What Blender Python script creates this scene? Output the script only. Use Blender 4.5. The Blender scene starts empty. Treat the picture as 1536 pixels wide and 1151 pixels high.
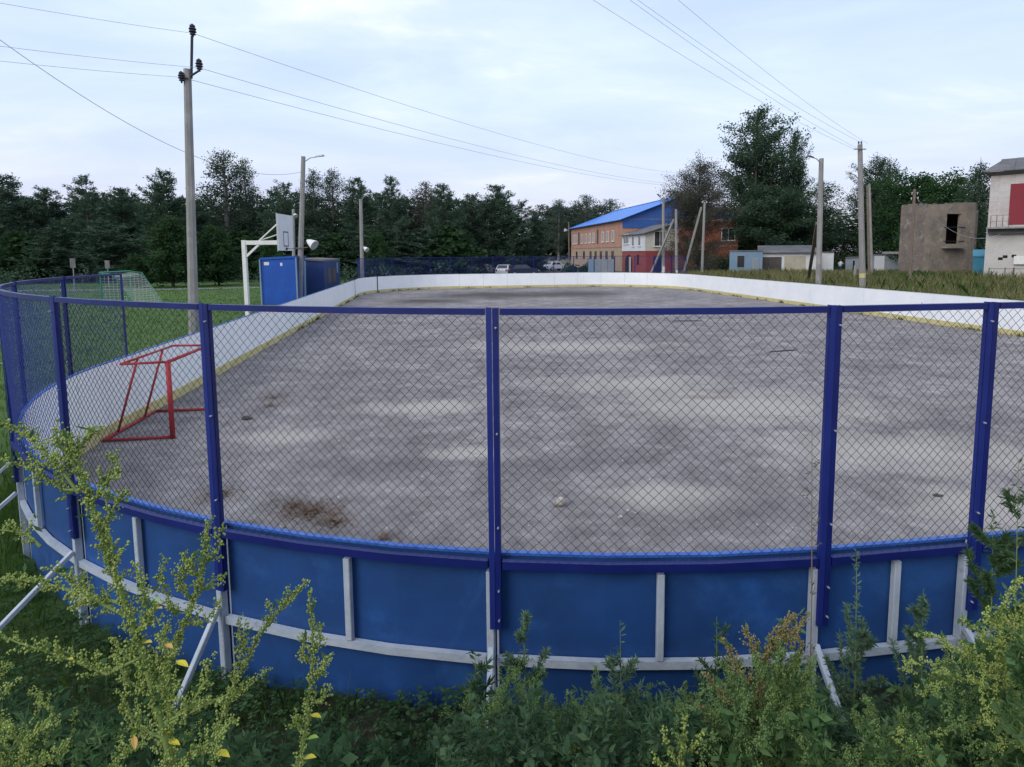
import bpy, math, random
import numpy as np
from mathutils import Matrix, Vector
random.seed(7); RNG = np.random.default_rng(7)
S = bpy.context.scene
C = S.collection
# ------------------------------------------------------------------ camera
F, PIT, ROLL, EYE = 927.8, 0.1045, -0.0065, 2.959            # focal length in photo pixels, pitch, roll, eye height
PX, PY = 792.9, 477.1                                        # optical centre in the photo (it was cropped)
cam = bpy.data.cameras.new('camera'); co = bpy.data.objects.new('camera', cam); C.objects.link(co)
cam.sensor_fit = 'HORIZONTAL'; cam.sensor_width = 36; cam.lens = F / 1536 * 36
cam.shift_x = (768 - PX) / 1536; cam.shift_y = (PY - 575.5) / 1536
cam.clip_start = 0.05; cam.clip_end = 3000
co.matrix_world = Matrix.Translation((0, 0, EYE)) @ Matrix.Rotation(math.pi / 2 - PIT, 4, 'X') @ Matrix.Rotation(ROLL, 4, 'Z')
S.camera = co
# ------------------------------------------------------------------ light
SUN_EL, SUN_AZ = math.radians(34), math.radians(222)        # azimuth clockwise from +y: behind the camera on the left
S.view_settings.view_transform = 'Standard'; S.view_settings.look = 'None'
S.view_settings.exposure = 0.5; S.view_settings.gamma = 1
w = bpy.data.worlds.new('World'); S.world = w; w.use_nodes = True
nt = w.node_tree; nt.nodes.clear()
out = nt.nodes.new('ShaderNodeOutputWorld'); bg = nt.nodes.new('ShaderNodeBackground')
sky = nt.nodes.new('ShaderNodeTexSky'); sky.sky_type = 'NISHITA'; sky.sun_disc = False
sky.sun_elevation = SUN_EL; sky.sun_rotation = SUN_AZ; sky.air_density = 1.2; sky.dust_density = 2.0
sc_ = nt.nodes.new('ShaderNodeVectorMath'); sc_.operation = 'SCALE'; sc_.inputs['Scale'].default_value = 0.10
nt.links.new(sky.outputs[0], sc_.inputs[0])
geo = nt.nodes.new('ShaderNodeTexCoord')
sep = nt.nodes.new('ShaderNodeSeparateXYZ'); nt.links.new(geo.outputs['Generated'], sep.inputs[0])
def wmath(op, a, b=None):
    m = nt.nodes.new('ShaderNodeMath'); m.operation = op
    for i, v in enumerate((a, b)):
        if v is None: continue
        if isinstance(v, (int, float)): m.inputs[i].default_value = v
        else: nt.links.new(v, m.inputs[i])
    return m.outputs[0]
zz = wmath('ADD', wmath('MAXIMUM', sep.outputs['Z'], 0.0), 0.16)      # cloud layer seen in perspective
comb = nt.nodes.new('ShaderNodeCombineXYZ')
nt.links.new(wmath('DIVIDE', sep.outputs['X'], zz), comb.inputs[0]); nt.links.new(wmath('DIVIDE', sep.outputs['Y'], zz), comb.inputs[1])
def wnoise(scale, det, rough, loc):
    mp = nt.nodes.new('ShaderNodeMapping'); mp.inputs['Location'].default_value = loc; mp.inputs['Scale'].default_value = (1, 1.6, 1)
    mp.inputs['Rotation'].default_value = (0, 0, 0.35)
    nt.links.new(comb.outputs[0], mp.inputs[0])
    n = nt.nodes.new('ShaderNodeTexNoise'); n.inputs['Scale'].default_value = scale; n.inputs['Detail'].default_value = det
    n.inputs['Roughness'].default_value = rough; n.inputs['Distortion'].default_value = 0.4
    nt.links.new(mp.outputs[0], n.inputs['Vector']); return n.outputs['Fac']
def wramp(fac, stops):
    r = nt.nodes.new('ShaderNodeValToRGB'); e = r.color_ramp.elements
    while len(e) < len(stops): e.new(0.5)
    for i, (p, c) in enumerate(stops): e[i].position = p; e[i].color = (*c, 1)
    nt.links.new(fac, r.inputs[0]); return r.outputs[0]
def wmix(fac, a, b):
    m = nt.nodes.new('ShaderNodeMix'); m.data_type = 'RGBA'
    if isinstance(fac, float): m.inputs[0].default_value = fac
    else: nt.links.new(fac, m.inputs[0])
    nt.links.new(a, m.inputs[6]); nt.links.new(b, m.inputs[7]); return m.outputs[2]
cl = wramp(wnoise(0.8, 7, 0.58, (3.1, 1.7, 0)), [(0.32, (0.47, 0.58, 0.82)), (0.46, (0.54, 0.655, 0.86)), (0.57, (0.62, 0.72, 0.87)), (0.72, (0.88, 0.90, 0.90))])
hz = wramp(sep.outputs['Z'], [(0.0, (0.62, 0.57, 0.64)), (0.10, (0.58, 0.59, 0.72)), (0.22, (0.52, 0.61, 0.79)), (0.6, (0.56, 0.67, 0.84))])
cov = wramp(wnoise(0.5, 5, 0.5, (0.3, 4.2, 0)), [(0.25, (0.80,) * 3), (0.6, (0.97,) * 3)])
cl2 = wmix(wramp(sep.outputs['Z'], [(0.02, (0.25,) * 3), (0.28, (0.85,) * 3)]), hz, cl)
tot = wmix(cov, sc_.outputs[0], cl2)
nt.links.new(tot, bg.inputs[0]); bg.inputs[1].default_value = 0.98
nt.links.new(bg.outputs[0], out.inputs[0])
sun = bpy.data.lights.new('sun', 'SUN'); sun.energy = 1.2; sun.angle = math.radians(35); sun.color = (1.0, 0.95, 0.88)
so = bpy.data.objects.new('sun', sun); C.objects.link(so)
sd = Vector((math.sin(SUN_AZ) * math.cos(SUN_EL), math.cos(SUN_AZ) * math.cos(SUN_EL), math.sin(SUN_EL)))
so.rotation_euler = sd.to_track_quat('Z', 'Y').to_euler()
# ------------------------------------------------------------------ placement helpers
def ray(u, v):
    a, b = u - PX, v - PY
    cr, sr = math.cos(ROLL), math.sin(ROLL)
    X = a * cr + b * sr; Y = -a * sr + b * cr
    c, s = math.cos(PIT), math.sin(PIT)
    return Vector((X, F * c - Y * s, -F * s - Y * c))
def at(u, v, y):                       # point of the place that lies y metres ahead
    r = ray(u, v); return Vector((0, 0, EYE)) + r * (y / r.y)
def onz(u, v, z=0.0):
    r = ray(u, v); return Vector((0, 0, EYE)) + r * ((z - EYE) / r.z)
DS = 0.906
def atf(u, v, y): return at(u, v, y * DS)      # far things: distances were first estimated a little too long
YAW, XL, Y0, RW, RL, RR = 0.1512, -5.77, 2.36, 25.25, 49.85, 7.7145
HB, HT = 1.2, 2.662
cy_, sy_ = math.cos(YAW), math.sin(YAW)
def l2w(a, b, z=0.0): return Vector((XL + a * cy_ - b * sy_, Y0 + a * sy_ + b * cy_, z))
def w2l(x, y):
    dx, dy = x - XL, y - Y0; return dx * cy_ + dy * sy_, -dx * sy_ + dy * cy_
def rink_sd(x, y):                     # signed distance to the board line, negative inside
    a, b = w2l(x, y); qx = abs(a - RW / 2) - (RW / 2 - RR); qy = abs(b - RL / 2) - (RL / 2 - RR)
    return math.hypot(max(qx, 0), max(qy, 0)) + min(max(qx, qy), 0) - RR
def gz(x, y):                          # ground height outside the rink
    a, b = w2l(x, y)
    t = min(max((2.5 - b) / 5.5, 0), 1.25)
    return 0.03 + 1.2 * t * t
# perimeter: s = 0 where the near straight begins (a = RR), positive to the right, negative round the left corner
SEG = [RW - 2 * RR, math.pi / 2 * RR, RL - 2 * RR, math.pi / 2 * RR, RW - 2 * RR, math.pi / 2 * RR, RL - 2 * RR, math.pi / 2 * RR]
TOT = sum(SEG)
def per(s, off=0.0, z=0.0):
    s = s % TOT
    k = 0
    while s > SEG[k] and k < 7: s -= SEG[k]; k += 1
    if k % 2 == 0:
        o, d = [((RR, 0), (1, 0)), None, ((RW, RR), (0, 1)), None, ((RW - RR, RL), (-1, 0)), None, ((0, RL - RR), (0, -1))][k]
        n = (d[1], -d[0]); a = o[0] + d[0] * s + n[0] * off; b = o[1] + d[1] * s + n[1] * off
    else:
        c, a0 = {1: ((RW - RR, RR), -math.pi / 2), 3: ((RW - RR, RL - RR), 0), 5: ((RR, RL - RR), math.pi / 2), 7: ((RR, RR), math.pi)}[k]
        t = a0 + s / RR; a = c[0] + math.cos(t) * (RR + off); b = c[1] + math.sin(t) * (RR + off)
    return l2w(a, b, z)
# ------------------------------------------------------------------ materials
def mat(name, col, col2=None, scale=4.0, rough=0.7, bump=0.0, bscale=None, metal=0.0, detail=6, spec=0.4, lo=0.35, hi=0.65, stretch=None, third=None):
    m = bpy.data.materials.new(name); m.use_nodes = True; t = m.node_tree; b = t.nodes['Principled BSDF']
    b.inputs['Roughness'].default_value = rough; b.inputs['Metallic'].default_value = metal; b.inputs['Specular IOR Level'].default_value = spec
    b.inputs['Base Color'].default_value = (*col, 1)
    tc = t.nodes.new('ShaderNodeTexCoord')
    vec = tc.outputs['Object']
    if stretch:
        mp = t.nodes.new('ShaderNodeMapping'); mp.inputs['Scale'].default_value = stretch; t.links.new(vec, mp.inputs[0]); vec = mp.outputs[0]
    if col2:
        n = t.nodes.new('ShaderNodeTexNoise'); n.inputs['Scale'].default_value = scale; n.inputs['Detail'].default_value = detail; n.inputs['Roughness'].default_value = 0.62
        t.links.new(vec, n.inputs['Vector'])
        r = t.nodes.new('ShaderNodeValToRGB'); e = r.color_ramp.elements
        e[0].position = lo; e[0].color = (*col, 1); e[1].position = hi; e[1].color = (*col2, 1)
        if third: x = e.new(min(hi + 0.12, 1)); x.color = (*third, 1)
        t.links.new(n.outputs['Fac'], r.inputs[0]); t.links.new(r.outputs[0], b.inputs['Base Color'])
    if bump:
        n2 = t.nodes.new('ShaderNodeTexNoise'); n2.inputs['Scale'].default_value = bscale or scale * 4; n2.inputs['Detail'].default_value = 6
        t.links.new(vec, n2.inputs['Vector'])
        bp = t.nodes.new('ShaderNodeBump'); bp.inputs['Strength'].default_value = bump; bp.inputs['Distance'].default_value = 0.02
        t.links.new(n2.outputs['Fac'], bp.inputs['Height']); t.links.new(bp.outputs[0], b.inputs['Normal'])
    return m
def leafmat(name, c1, c2, scale=0.6, trans=0.35):
    m = bpy.data.materials.new(name); m.use_nodes = True; t = m.node_tree; t.nodes.remove(t.nodes['Principled BSDF'])
    o = t.nodes['Material Output']; d = t.nodes.new('ShaderNodeBsdfDiffuse'); tr = t.nodes.new('ShaderNodeBsdfTranslucent'); mx = t.nodes.new('ShaderNodeMixShader')
    mx.inputs[0].default_value = trans
    tc = t.nodes.new('ShaderNodeTexCoord'); n = t.nodes.new('ShaderNodeTexNoise'); n.inputs['Scale'].default_value = scale; n.inputs['Detail'].default_value = 5; n.inputs['Roughness'].default_value = 0.7
    t.links.new(tc.outputs['Object'], n.inputs['Vector'])
    g = t.nodes.new('ShaderNodeNewGeometry')
    ad = t.nodes.new('ShaderNodeMath'); ad.operation = 'MULTIPLY_ADD'; ad.inputs[1].default_value = 0.35; 
    t.links.new(g.outputs['Random Per Island'], ad.inputs[0]); 
    sb = t.nodes.new('ShaderNodeMath'); sb.operation = 'SUBTRACT'; sb.inputs[1].default_value = 0.17; t.links.new(n.outputs['Fac'], sb.inputs[0]); t.links.new(sb.outputs[0], ad.inputs[2])
    r = t.nodes.new('ShaderNodeValToRGB'); e = r.color_ramp.elements; e[0].position = 0.3; e[0].color = (*c1, 1); e[1].position = 0.7; e[1].color = (*c2, 1)
    t.links.new(ad.outputs[0], r.inputs[0])
    for q in (d, tr): t.links.new(r.outputs[0], q.inputs[0])
    t.links.new(d.outputs[0], mx.inputs[1]); t.links.new(tr.outputs[0], mx.inputs[2]); t.links.new(mx.outputs[0], o.inputs[0])
    return m
def brickmat(name, c1, c2, mortar, bw=0.26, bh=0.085, dirt=None):
    m = mat(name, c1, rough=0.85); t = m.node_tree; b = t.nodes['Principled BSDF']
    tc = t.nodes.new('ShaderNodeTexCoord'); sp = t.nodes.new('ShaderNodeSeparateXYZ'); t.links.new(tc.outputs['Object'], sp.inputs[0])
    a = t.nodes.new('ShaderNodeMath'); a.operation = 'ADD'; t.links.new(sp.outputs[0], a.inputs[0]); t.links.new(sp.outputs[1], a.inputs[1])
    cb = t.nodes.new('ShaderNodeCombineXYZ'); t.links.new(a.outputs[0], cb.inputs[0]); t.links.new(sp.outputs[2], cb.inputs[1])
    br = t.nodes.new('ShaderNodeTexBrick'); br.inputs['Scale'].default_value = 1; br.inputs['Brick Width'].default_value = bw; br.inputs['Row Height'].default_value = bh; br.inputs['Mortar Size'].default_value = 0.008
    br.inputs['Color1'].default_value = (*c1, 1); br.inputs['Color2'].default_value = (*c2, 1); br.inputs['Mortar'].default_value = (*mortar, 1)
    t.links.new(cb.outputs[0], br.inputs['Vector'])
    n = t.nodes.new('ShaderNodeTexNoise'); n.inputs['Scale'].default_value = 0.7; n.inputs['Detail'].default_value = 8; n.inputs['Roughness'].default_value = 0.7; t.links.new(tc.outputs['Object'], n.inputs['Vector'])
    r = t.nodes.new('ShaderNodeValToRGB'); r.color_ramp.elements[0].position = 0.42; r.color_ramp.elements[1].position = 0.68; r.color_ramp.elements[0].color = (0, 0, 0, 1)
    t.links.new(n.outputs['Fac'], r.inputs[0])
    mx = t.nodes.new('ShaderNodeMix'); mx.data_type = 'RGBA'; t.links.new(r.outputs[0], mx.inputs[0]); t.links.new(br.outputs[0], mx.inputs[6]); mx.inputs[7].default_value = (*(dirt or [x * 0.6 for x in c1]), 1)
    t.links.new(mx.outputs[2], b.inputs['Base Color'])
    return m
M = {}
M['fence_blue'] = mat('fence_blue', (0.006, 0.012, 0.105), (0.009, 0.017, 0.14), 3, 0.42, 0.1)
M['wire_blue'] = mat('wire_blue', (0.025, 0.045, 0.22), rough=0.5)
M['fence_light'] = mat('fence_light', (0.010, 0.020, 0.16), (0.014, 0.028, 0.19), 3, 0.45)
M['cap_blue'] = mat('cap_blue', (0.03, 0.10, 0.42), (0.05, 0.16, 0.52), 5, 0.45)
M['outer_blue'] = mat('outer_blue', (0.011, 0.050, 0.170), (0.014, 0.066, 0.235), 1.7, 0.6, 0.2, 6, detail=10, lo=0.36, hi=0.6, third=(0.022, 0.105, 0.36))
M['board_white'] = mat('board_white', (0.86, 0.86, 0.87), (0.78, 0.79, 0.80), 0.9, 0.5, 0.05, detail=8)
def weather(m, dark, light=None, s1=7.0, k1=0.5, st=(1, 1, 3.0), k2=0.5):
    t = m.node_tree; b = t.nodes['Principled BSDF']; src = b.inputs['Base Color'].links[0].from_socket; tc = t.nodes.new('ShaderNodeTexCoord')
    def lay(src, scale, stretch, lo, hi, col, amt, loc):
        mp = t.nodes.new('ShaderNodeMapping'); mp.inputs['Scale'].default_value = stretch; mp.inputs['Location'].default_value = loc; t.links.new(tc.outputs['Object'], mp.inputs[0])
        n = t.nodes.new('ShaderNodeTexNoise'); n.inputs['Scale'].default_value = scale; n.inputs['Detail'].default_value = 9; n.inputs['Roughness'].default_value = 0.68; n.inputs['Distortion'].default_value = 0.6; t.links.new(mp.outputs[0], n.inputs['Vector'])
        r = t.nodes.new('ShaderNodeMapRange'); r.inputs[1].default_value = lo; r.inputs[2].default_value = hi; r.inputs[4].default_value = amt; t.links.new(n.outputs['Fac'], r.inputs[0])
        x = t.nodes.new('ShaderNodeMix'); x.data_type = 'RGBA'; t.links.new(r.outputs[0], x.inputs[0]); t.links.new(src, x.inputs[6]); x.inputs[7].default_value = (*col, 1); return x.outputs[2]
    src = lay(src, s1, st, 0.60, 0.74, dark, k1, (2, 5, 1))
    if light: src = lay(src, s1 * 0.5, (1, 1, 1), 0.54, 0.70, light, k2, (7, 1, 4))
    src = lay(src, s1 * 5, (1, 1, 0.6), 0.66, 0.72, dark, k1 * 0.8, (0, 3, 9))
    t.links.new(src, b.inputs['Base Color'])
weather(M['outer_blue'], (0.012, 0.03, 0.075), (0.035, 0.13, 0.38), 2.6, 0.42, (1, 1, 0.7), 0.5)
weather(M['board_white'], (0.34, 0.33, 0.32), None, 4.0, 0.6, (1, 1, 3.0))
M['kick_yellow'] = mat('kick_yellow', (0.60, 0.52, 0.24), (0.50, 0.43, 0.21), 2.5, 0.6, 0.1, detail=9, third=(0.30, 0.25, 0.14))
M['white_paint'] = mat('white_paint', (0.36, 0.41, 0.48), (0.46, 0.50, 0.57), 6, 0.55, 0.2, 40, detail=9, third=(0.34, 0.36, 0.40))
M['bright_white'] = mat('bright_white', (0.74, 0.73, 0.70), (0.66, 0.64, 0.60), 5, 0.5)
M['wire'] = mat('wire', (0.035, 0.037, 0.05), rough=0.5, metal=0.3)
M['bolt'] = mat('bolt', (0.55, 0.56, 0.6), rough=0.35, metal=0.6)
weather(M['white_paint'], (0.16, 0.13, 0.11), None, 9, 0.7, (1, 1, 1)); weather(M['kick_yellow'], (0.17, 0.14, 0.10), None, 5, 0.75, (1, 1, 2))
M['red'] = mat('red', (0.42, 0.022, 0.030), (0.34, 0.025, 0.03), 8, 0.5)
M['concrete'] = mat('concrete', (0.30, 0.285, 0.27), (0.22, 0.21, 0.20), 3, 0.9, 0.3, 30, third=(0.36, 0.34, 0.32), stretch=(1, 1, 0.35))
M['dark_metal'] = mat('dark_metal', (0.02, 0.018, 0.03), (0.035, 0.03, 0.04), 12, 0.6)
M['line'] = mat('line', (0.45, 0.44, 0.48), rough=0.6)
M['grey_metal'] = mat('grey_metal', (0.42, 0.44, 0.46), rough=0.45, metal=0.3)
M['wood_old'] = mat('wood_old', (0.14, 0.10, 0.08), (0.20, 0.16, 0.13), 3, 0.9, 0.3, stretch=(4, 4, 0.5))
M['shed_blue'] = mat('shed_blue', (0.012, 0.07, 0.34), (0.016, 0.09, 0.42), 1.5, 0.5)
M['shed_dark'] = mat('shed_dark', (0.012, 0.035, 0.13), (0.016, 0.045, 0.17), 1.5, 0.6)
M['roof_grey'] = mat('roof_grey', (0.10, 0.10, 0.11), (0.16, 0.15, 0.15), 0.8, 0.85, 0.2, 5, stretch=(1, 1, 1), third=(0.22, 0.21, 0.2))
weather(M['roof_grey'], (0.05, 0.05, 0.05), (0.32, 0.31, 0.29), 0.9, 0.6, (1, 1, 1), 0.5); weather(M['concrete'], (0.12, 0.11, 0.10), (0.40, 0.38, 0.36), 2.0, 0.5, (1, 1, 0.3), 0.5)
M['roof_blue'] = mat('roof_blue', (0.03, 0.17, 0.58), (0.04, 0.20, 0.64), 0.5, 0.45)
M['gable_blue'] = mat('gable_blue', (0.03, 0.09, 0.30), (0.035, 0.11, 0.34), 0.5, 0.6)
M['brick_orange'] = brickmat('brick_orange', (0.44, 0.235, 0.165), (0.39, 0.19, 0.13), (0.44, 0.33, 0.27), dirt=(0.36, 0.17, 0.11))
M['brick_red'] = brickmat('brick_red', (0.30, 0.075, 0.035), (0.25, 0.06, 0.03), (0.28, 0.16, 0.12), dirt=(0.27, 0.08, 0.045))
M['brick_pale'] = brickmat('brick_pale', (0.40, 0.30, 0.20), (0.34, 0.25, 0.17), (0.36, 0.30, 0.24), dirt=(0.36, 0.24, 0.15))
M['brick_white'] = brickmat('brick_white', (0.52, 0.47, 0.44), (0.44, 0.38, 0.36), (0.36, 0.31, 0.29), dirt=(0.55, 0.52, 0.50))
M['brick_ruin'] = brickmat('brick_ruin', (0.22, 0.165, 0.13), (0.17, 0.13, 0.11), (0.2, 0.17, 0.15), dirt=(0.11, 0.10, 0.095))
M['plaster_ruin'] = mat('plaster_ruin', (0.19, 0.165, 0.145), (0.33, 0.265, 0.205), 0.7, 0.95, 0.4, 5, detail=10, third=(0.36, 0.31, 0.26))
weather(M['plaster_ruin'], (0.05, 0.045, 0.04), (0.46, 0.41, 0.35), 2.6, 0.9, (1, 1, 0.45), 0.8)
weather(M['brick_ruin'], (0.05, 0.045, 0.04), (0.40, 0.35, 0.30), 3.0, 0.8, (1, 1, 2.0), 0.7)
M['plaster'] = mat('plaster', (0.45, 0.42, 0.39), (0.53, 0.50, 0.47), 0.6, 0.9, 0.3, 5, detail=10, third=(0.38, 0.34, 0.32))
weather(M['plaster'], (0.22, 0.20, 0.19), (0.62, 0.60, 0.58), 1.6, 0.6, (1, 1, 0.6), 0.6); weather(M['brick_white'], (0.24, 0.20, 0.19), (0.64, 0.61, 0.59), 2.2, 0.6, (1, 1, 0.8), 0.6)
M['painted_red'] = mat('painted_red', (0.25, 0.045, 0.038), (0.29, 0.06, 0.05), 1.2, 0.7)
M['cream'] = mat('cream', (0.50, 0.46, 0.40), (0.56, 0.52, 0.46), 1.2, 0.7)
M['siding'] = mat('siding', (0.58, 0.60, 0.62), (0.64, 0.66, 0.68), 1.2, 0.6)
M['glass'] = mat('glass', (0.03, 0.035, 0.04), rough=0.12, spec=0.6)
M['void'] = mat('void', (0.012, 0.011, 0.011), rough=0.95)
M['arch_blue'] = mat('arch_blue', (0.012, 0.016, 0.09), rough=0.6)
M['sign_yellow'] = mat('sign_yellow', (0.50, 0.45, 0.03), rough=0.6)
M['blue_grey'] = mat('blue_grey', (0.17, 0.25, 0.34), (0.20, 0.29, 0.38), 1.2, 0.7)
M['garage_white'] = mat('garage_white', (0.60, 0.60, 0.60), (0.68, 0.68, 0.68), 1.0, 0.7)
M['garage_beige'] = mat('garage_beige', (0.48, 0.44, 0.34), (0.40, 0.36, 0.27), 1.0, 0.7)
M['garage_brown'] = mat('garage_brown', (0.07, 0.055, 0.05), (0.10, 0.08, 0.07), 1.0, 0.8)
M['grey_sheet'] = mat('grey_sheet', (0.22, 0.25, 0.28), (0.28, 0.31, 0.33), 1.0, 0.6)
M['door_red'] = mat('door_red', (0.24, 0.022, 0.036), (0.20, 0.022, 0.034), 0.8, 0.7)
M['teal'] = mat('teal', (0.07, 0.28, 0.42), (0.09, 0.34, 0.50), 1.0, 0.6)
M['car_white'] = mat('car_white', (0.75, 0.75, 0.76), rough=0.25)
M['car_dark'] = mat('car_dark', (0.025, 0.027, 0.03), rough=0.25)
M['tyre'] = mat('tyre', (0.015, 0.015, 0.015), rough=0.9)
M['ball'] = mat('ball', (0.48, 0.43, 0.37), (0.33, 0.27, 0.22), 25, 0.7, 0.2)
M['goal_green'] = mat('goal_green', (0.03, 0.20, 0.13), rough=0.5)
M['net'] = mat('net', (0.50, 0.55, 0.50), rough=0.8)
M['stone'] = mat('stone', (0.42, 0.41, 0.40), (0.55, 0.54, 0.53), 30, 0.9)
M['stone_dark'] = mat('stone_dark', (0.06, 0.055, 0.05), (0.09, 0.08, 0.07), 30, 0.9)
M['litter'] = leafmat('litter', (0.14, 0.10, 0.075), (0.25, 0.18, 0.135), 12, 0.1)
M['bark'] = mat('bark', (0.05, 0.04, 0.035), (0.09, 0.07, 0.06), 3, 0.95)
M['birch_bark'] = mat('birch_bark', (0.20, 0.19, 0.18), (0.12, 0.11, 0.10), 2, 0.9)
M['pine'] = leafmat('pine', (0.038, 0.070, 0.050), (0.085, 0.128, 0.082), 0.5, 0.2)
M['spruce'] = leafmat('spruce', (0.012, 0.026, 0.020), (0.028, 0.052, 0.032), 0.5, 0.2)
M['birch'] = leafmat('birch', (0.035, 0.060, 0.042), (0.070, 0.098, 0.062), 0.5)
M['aspen'] = leafmat('aspen', (0.034, 0.068, 0.044), (0.078, 0.120, 0.068), 0.4)
M['maple'] = leafmat('maple', (0.026, 0.066, 0.026), (0.056, 0.110, 0.044), 0.5)
M['linden'] = leafmat('linden', (0.026, 0.058, 0.026), (0.055, 0.098, 0.040), 0.6)
M['willow'] = leafmat('willow', (0.062, 0.066, 0.052), (0.125, 0.120, 0.095), 0.5)
M['far_haze_leaf'] = leafmat('far_haze_leaf', (0.055, 0.085, 0.062), (0.100, 0.130, 0.092), 0.4)  # birch leaf made paler: slight distance haze put into the colour
M['bead'] = leafmat('bead', (0.22, 0.30, 0.07), (0.48, 0.55, 0.18), 22, 0.25)
M['bead_red'] = leafmat('bead_red', (0.20, 0.18, 0.07), (0.40, 0.33, 0.16), 20, 0.25)
M['bead_green'] = leafmat('bead_green', (0.09, 0.155, 0.05), (0.22, 0.31, 0.11), 14, 0.25)
M['stem'] = mat('stem', (0.13, 0.20, 0.045), (0.20, 0.25, 0.07), 12, 0.6)
M['stem_dry'] = mat('stem_dry', (0.17, 0.13, 0.08), (0.22, 0.17, 0.10), 12, 0.8)
M['weed_leaf'] = leafmat('weed_leaf', (0.050, 0.110, 0.040), (0.14, 0.22, 0.085), 6)
M['mug_leaf'] = leafmat('mug_leaf', (0.045, 0.095, 0.050), (0.12, 0.19, 0.095), 5)
M['mug_pale'] = leafmat('mug_pale', (0.080, 0.150, 0.095), (0.19, 0.285, 0.17), 6, 0.45)
M['mug_dark'] = leafmat('mug_dark', (0.034, 0.074, 0.036), (0.092, 0.155, 0.070), 5)
M['yellow_leaf'] = mat('yellow_leaf', (0.50, 0.42, 0.02), (0.58, 0.48, 0.04), 15, 0.6)
M['green_leaf'] = mat('green_leaf', (0.22, 0.36, 0.04), (0.30, 0.42, 0.06), 15, 0.6)
M['orange_leaf'] = mat('orange_leaf', (0.50, 0.28, 0.08), (0.56, 0.36, 0.10), 15, 0.6)
M['grass'] = leafmat('grass', (0.045, 0.105, 0.016), (0.085, 0.165, 0.028), 0.5)
M['grass_dark'] = leafmat('grass_dark', (0.040, 0.085, 0.022), (0.090, 0.150, 0.040), 1.5)
M['clover'] = leafmat('clover', (0.035, 0.082, 0.034), (0.095, 0.165, 0.068), 4)
M['dry_grass'] = leafmat('dry_grass', (0.065, 0.105, 0.036), (0.33, 0.28, 0.14), 0.30)
M['skin'] = mat('skin', (0.45, 0.28, 0.2), rough=0.6)
M['asph_road'] = mat('asph_road', (0.16, 0.16, 0.165), (0.22, 0.22, 0.22), 0.4, 0.9)
# ground: lawn green, soil near the fence, dull field on the right
def ground_mat():
    m = mat('ground', (0.05, 0.09, 0.02), rough=0.95); t = m.node_tree; b = t.nodes['Principled BSDF']
    tc = t.nodes.new('ShaderNodeTexCoord')
    def noise(s, d=8):
        n = t.nodes.new('ShaderNodeTexNoise'); n.inputs['Scale'].default_value = s; n.inputs['Detail'].default_value = d; n.inputs['Roughness'].default_value = 0.65; t.links.new(tc.outputs['Object'], n.inputs['Vector']); return n.outputs['Fac']
    def ramp(f, st):
        r = t.nodes.new('ShaderNodeValToRGB'); e = r.color_ramp.elements
        while len(e) < len(st): e.new(0.5)
        for i, (p, c) in enumerate(st): e[i].position = p; e[i].color = (*c, 1)
        t.links.new(f, r.inputs[0]); return r.outputs[0]
    lawn = ramp(noise(0.5), [(0.3, (0.040, 0.085, 0.014)), (0.6, (0.070, 0.130, 0.022)), (0.75, (0.095, 0.14, 0.035))])
    field = ramp(noise(0.4), [(0.3, (0.07, 0.075, 0.03)), (0.7, (0.12, 0.10, 0.05))])
    soil = ramp(noise(5), [(0.3, (0.018, 0.022, 0.010)), (0.55, (0.035, 0.040, 0.018)), (0.7, (0.060, 0.042, 0.026))])
    at_ = t.nodes.new('ShaderNodeAttribute'); at_.attribute_name = 'zone'; sp = t.nodes.new('ShaderNodeSeparateColor'); t.links.new(at_.outputs['Color'], sp.inputs[0])
    def mix(f, a, c):
        x = t.nodes.new('ShaderNodeMix'); x.data_type = 'RGBA'; t.links.new(f, x.inputs[0]); t.links.new(a, x.inputs[6]); t.links.new(c, x.inputs[7]); return x.outputs[2]
    t.links.new(mix(sp.outputs[1], mix(sp.outputs[0], lawn, field), soil), b.inputs['Base Color'])
    bp = t.nodes.new('ShaderNodeBump'); bp.inputs['Strength'].default_value = 0.8; bp.inputs['Distance'].default_value = 0.05; t.links.new(noise(14), bp.inputs['Height']); t.links.new(bp.outputs[0], b.inputs['Normal'])
    return m
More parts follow.
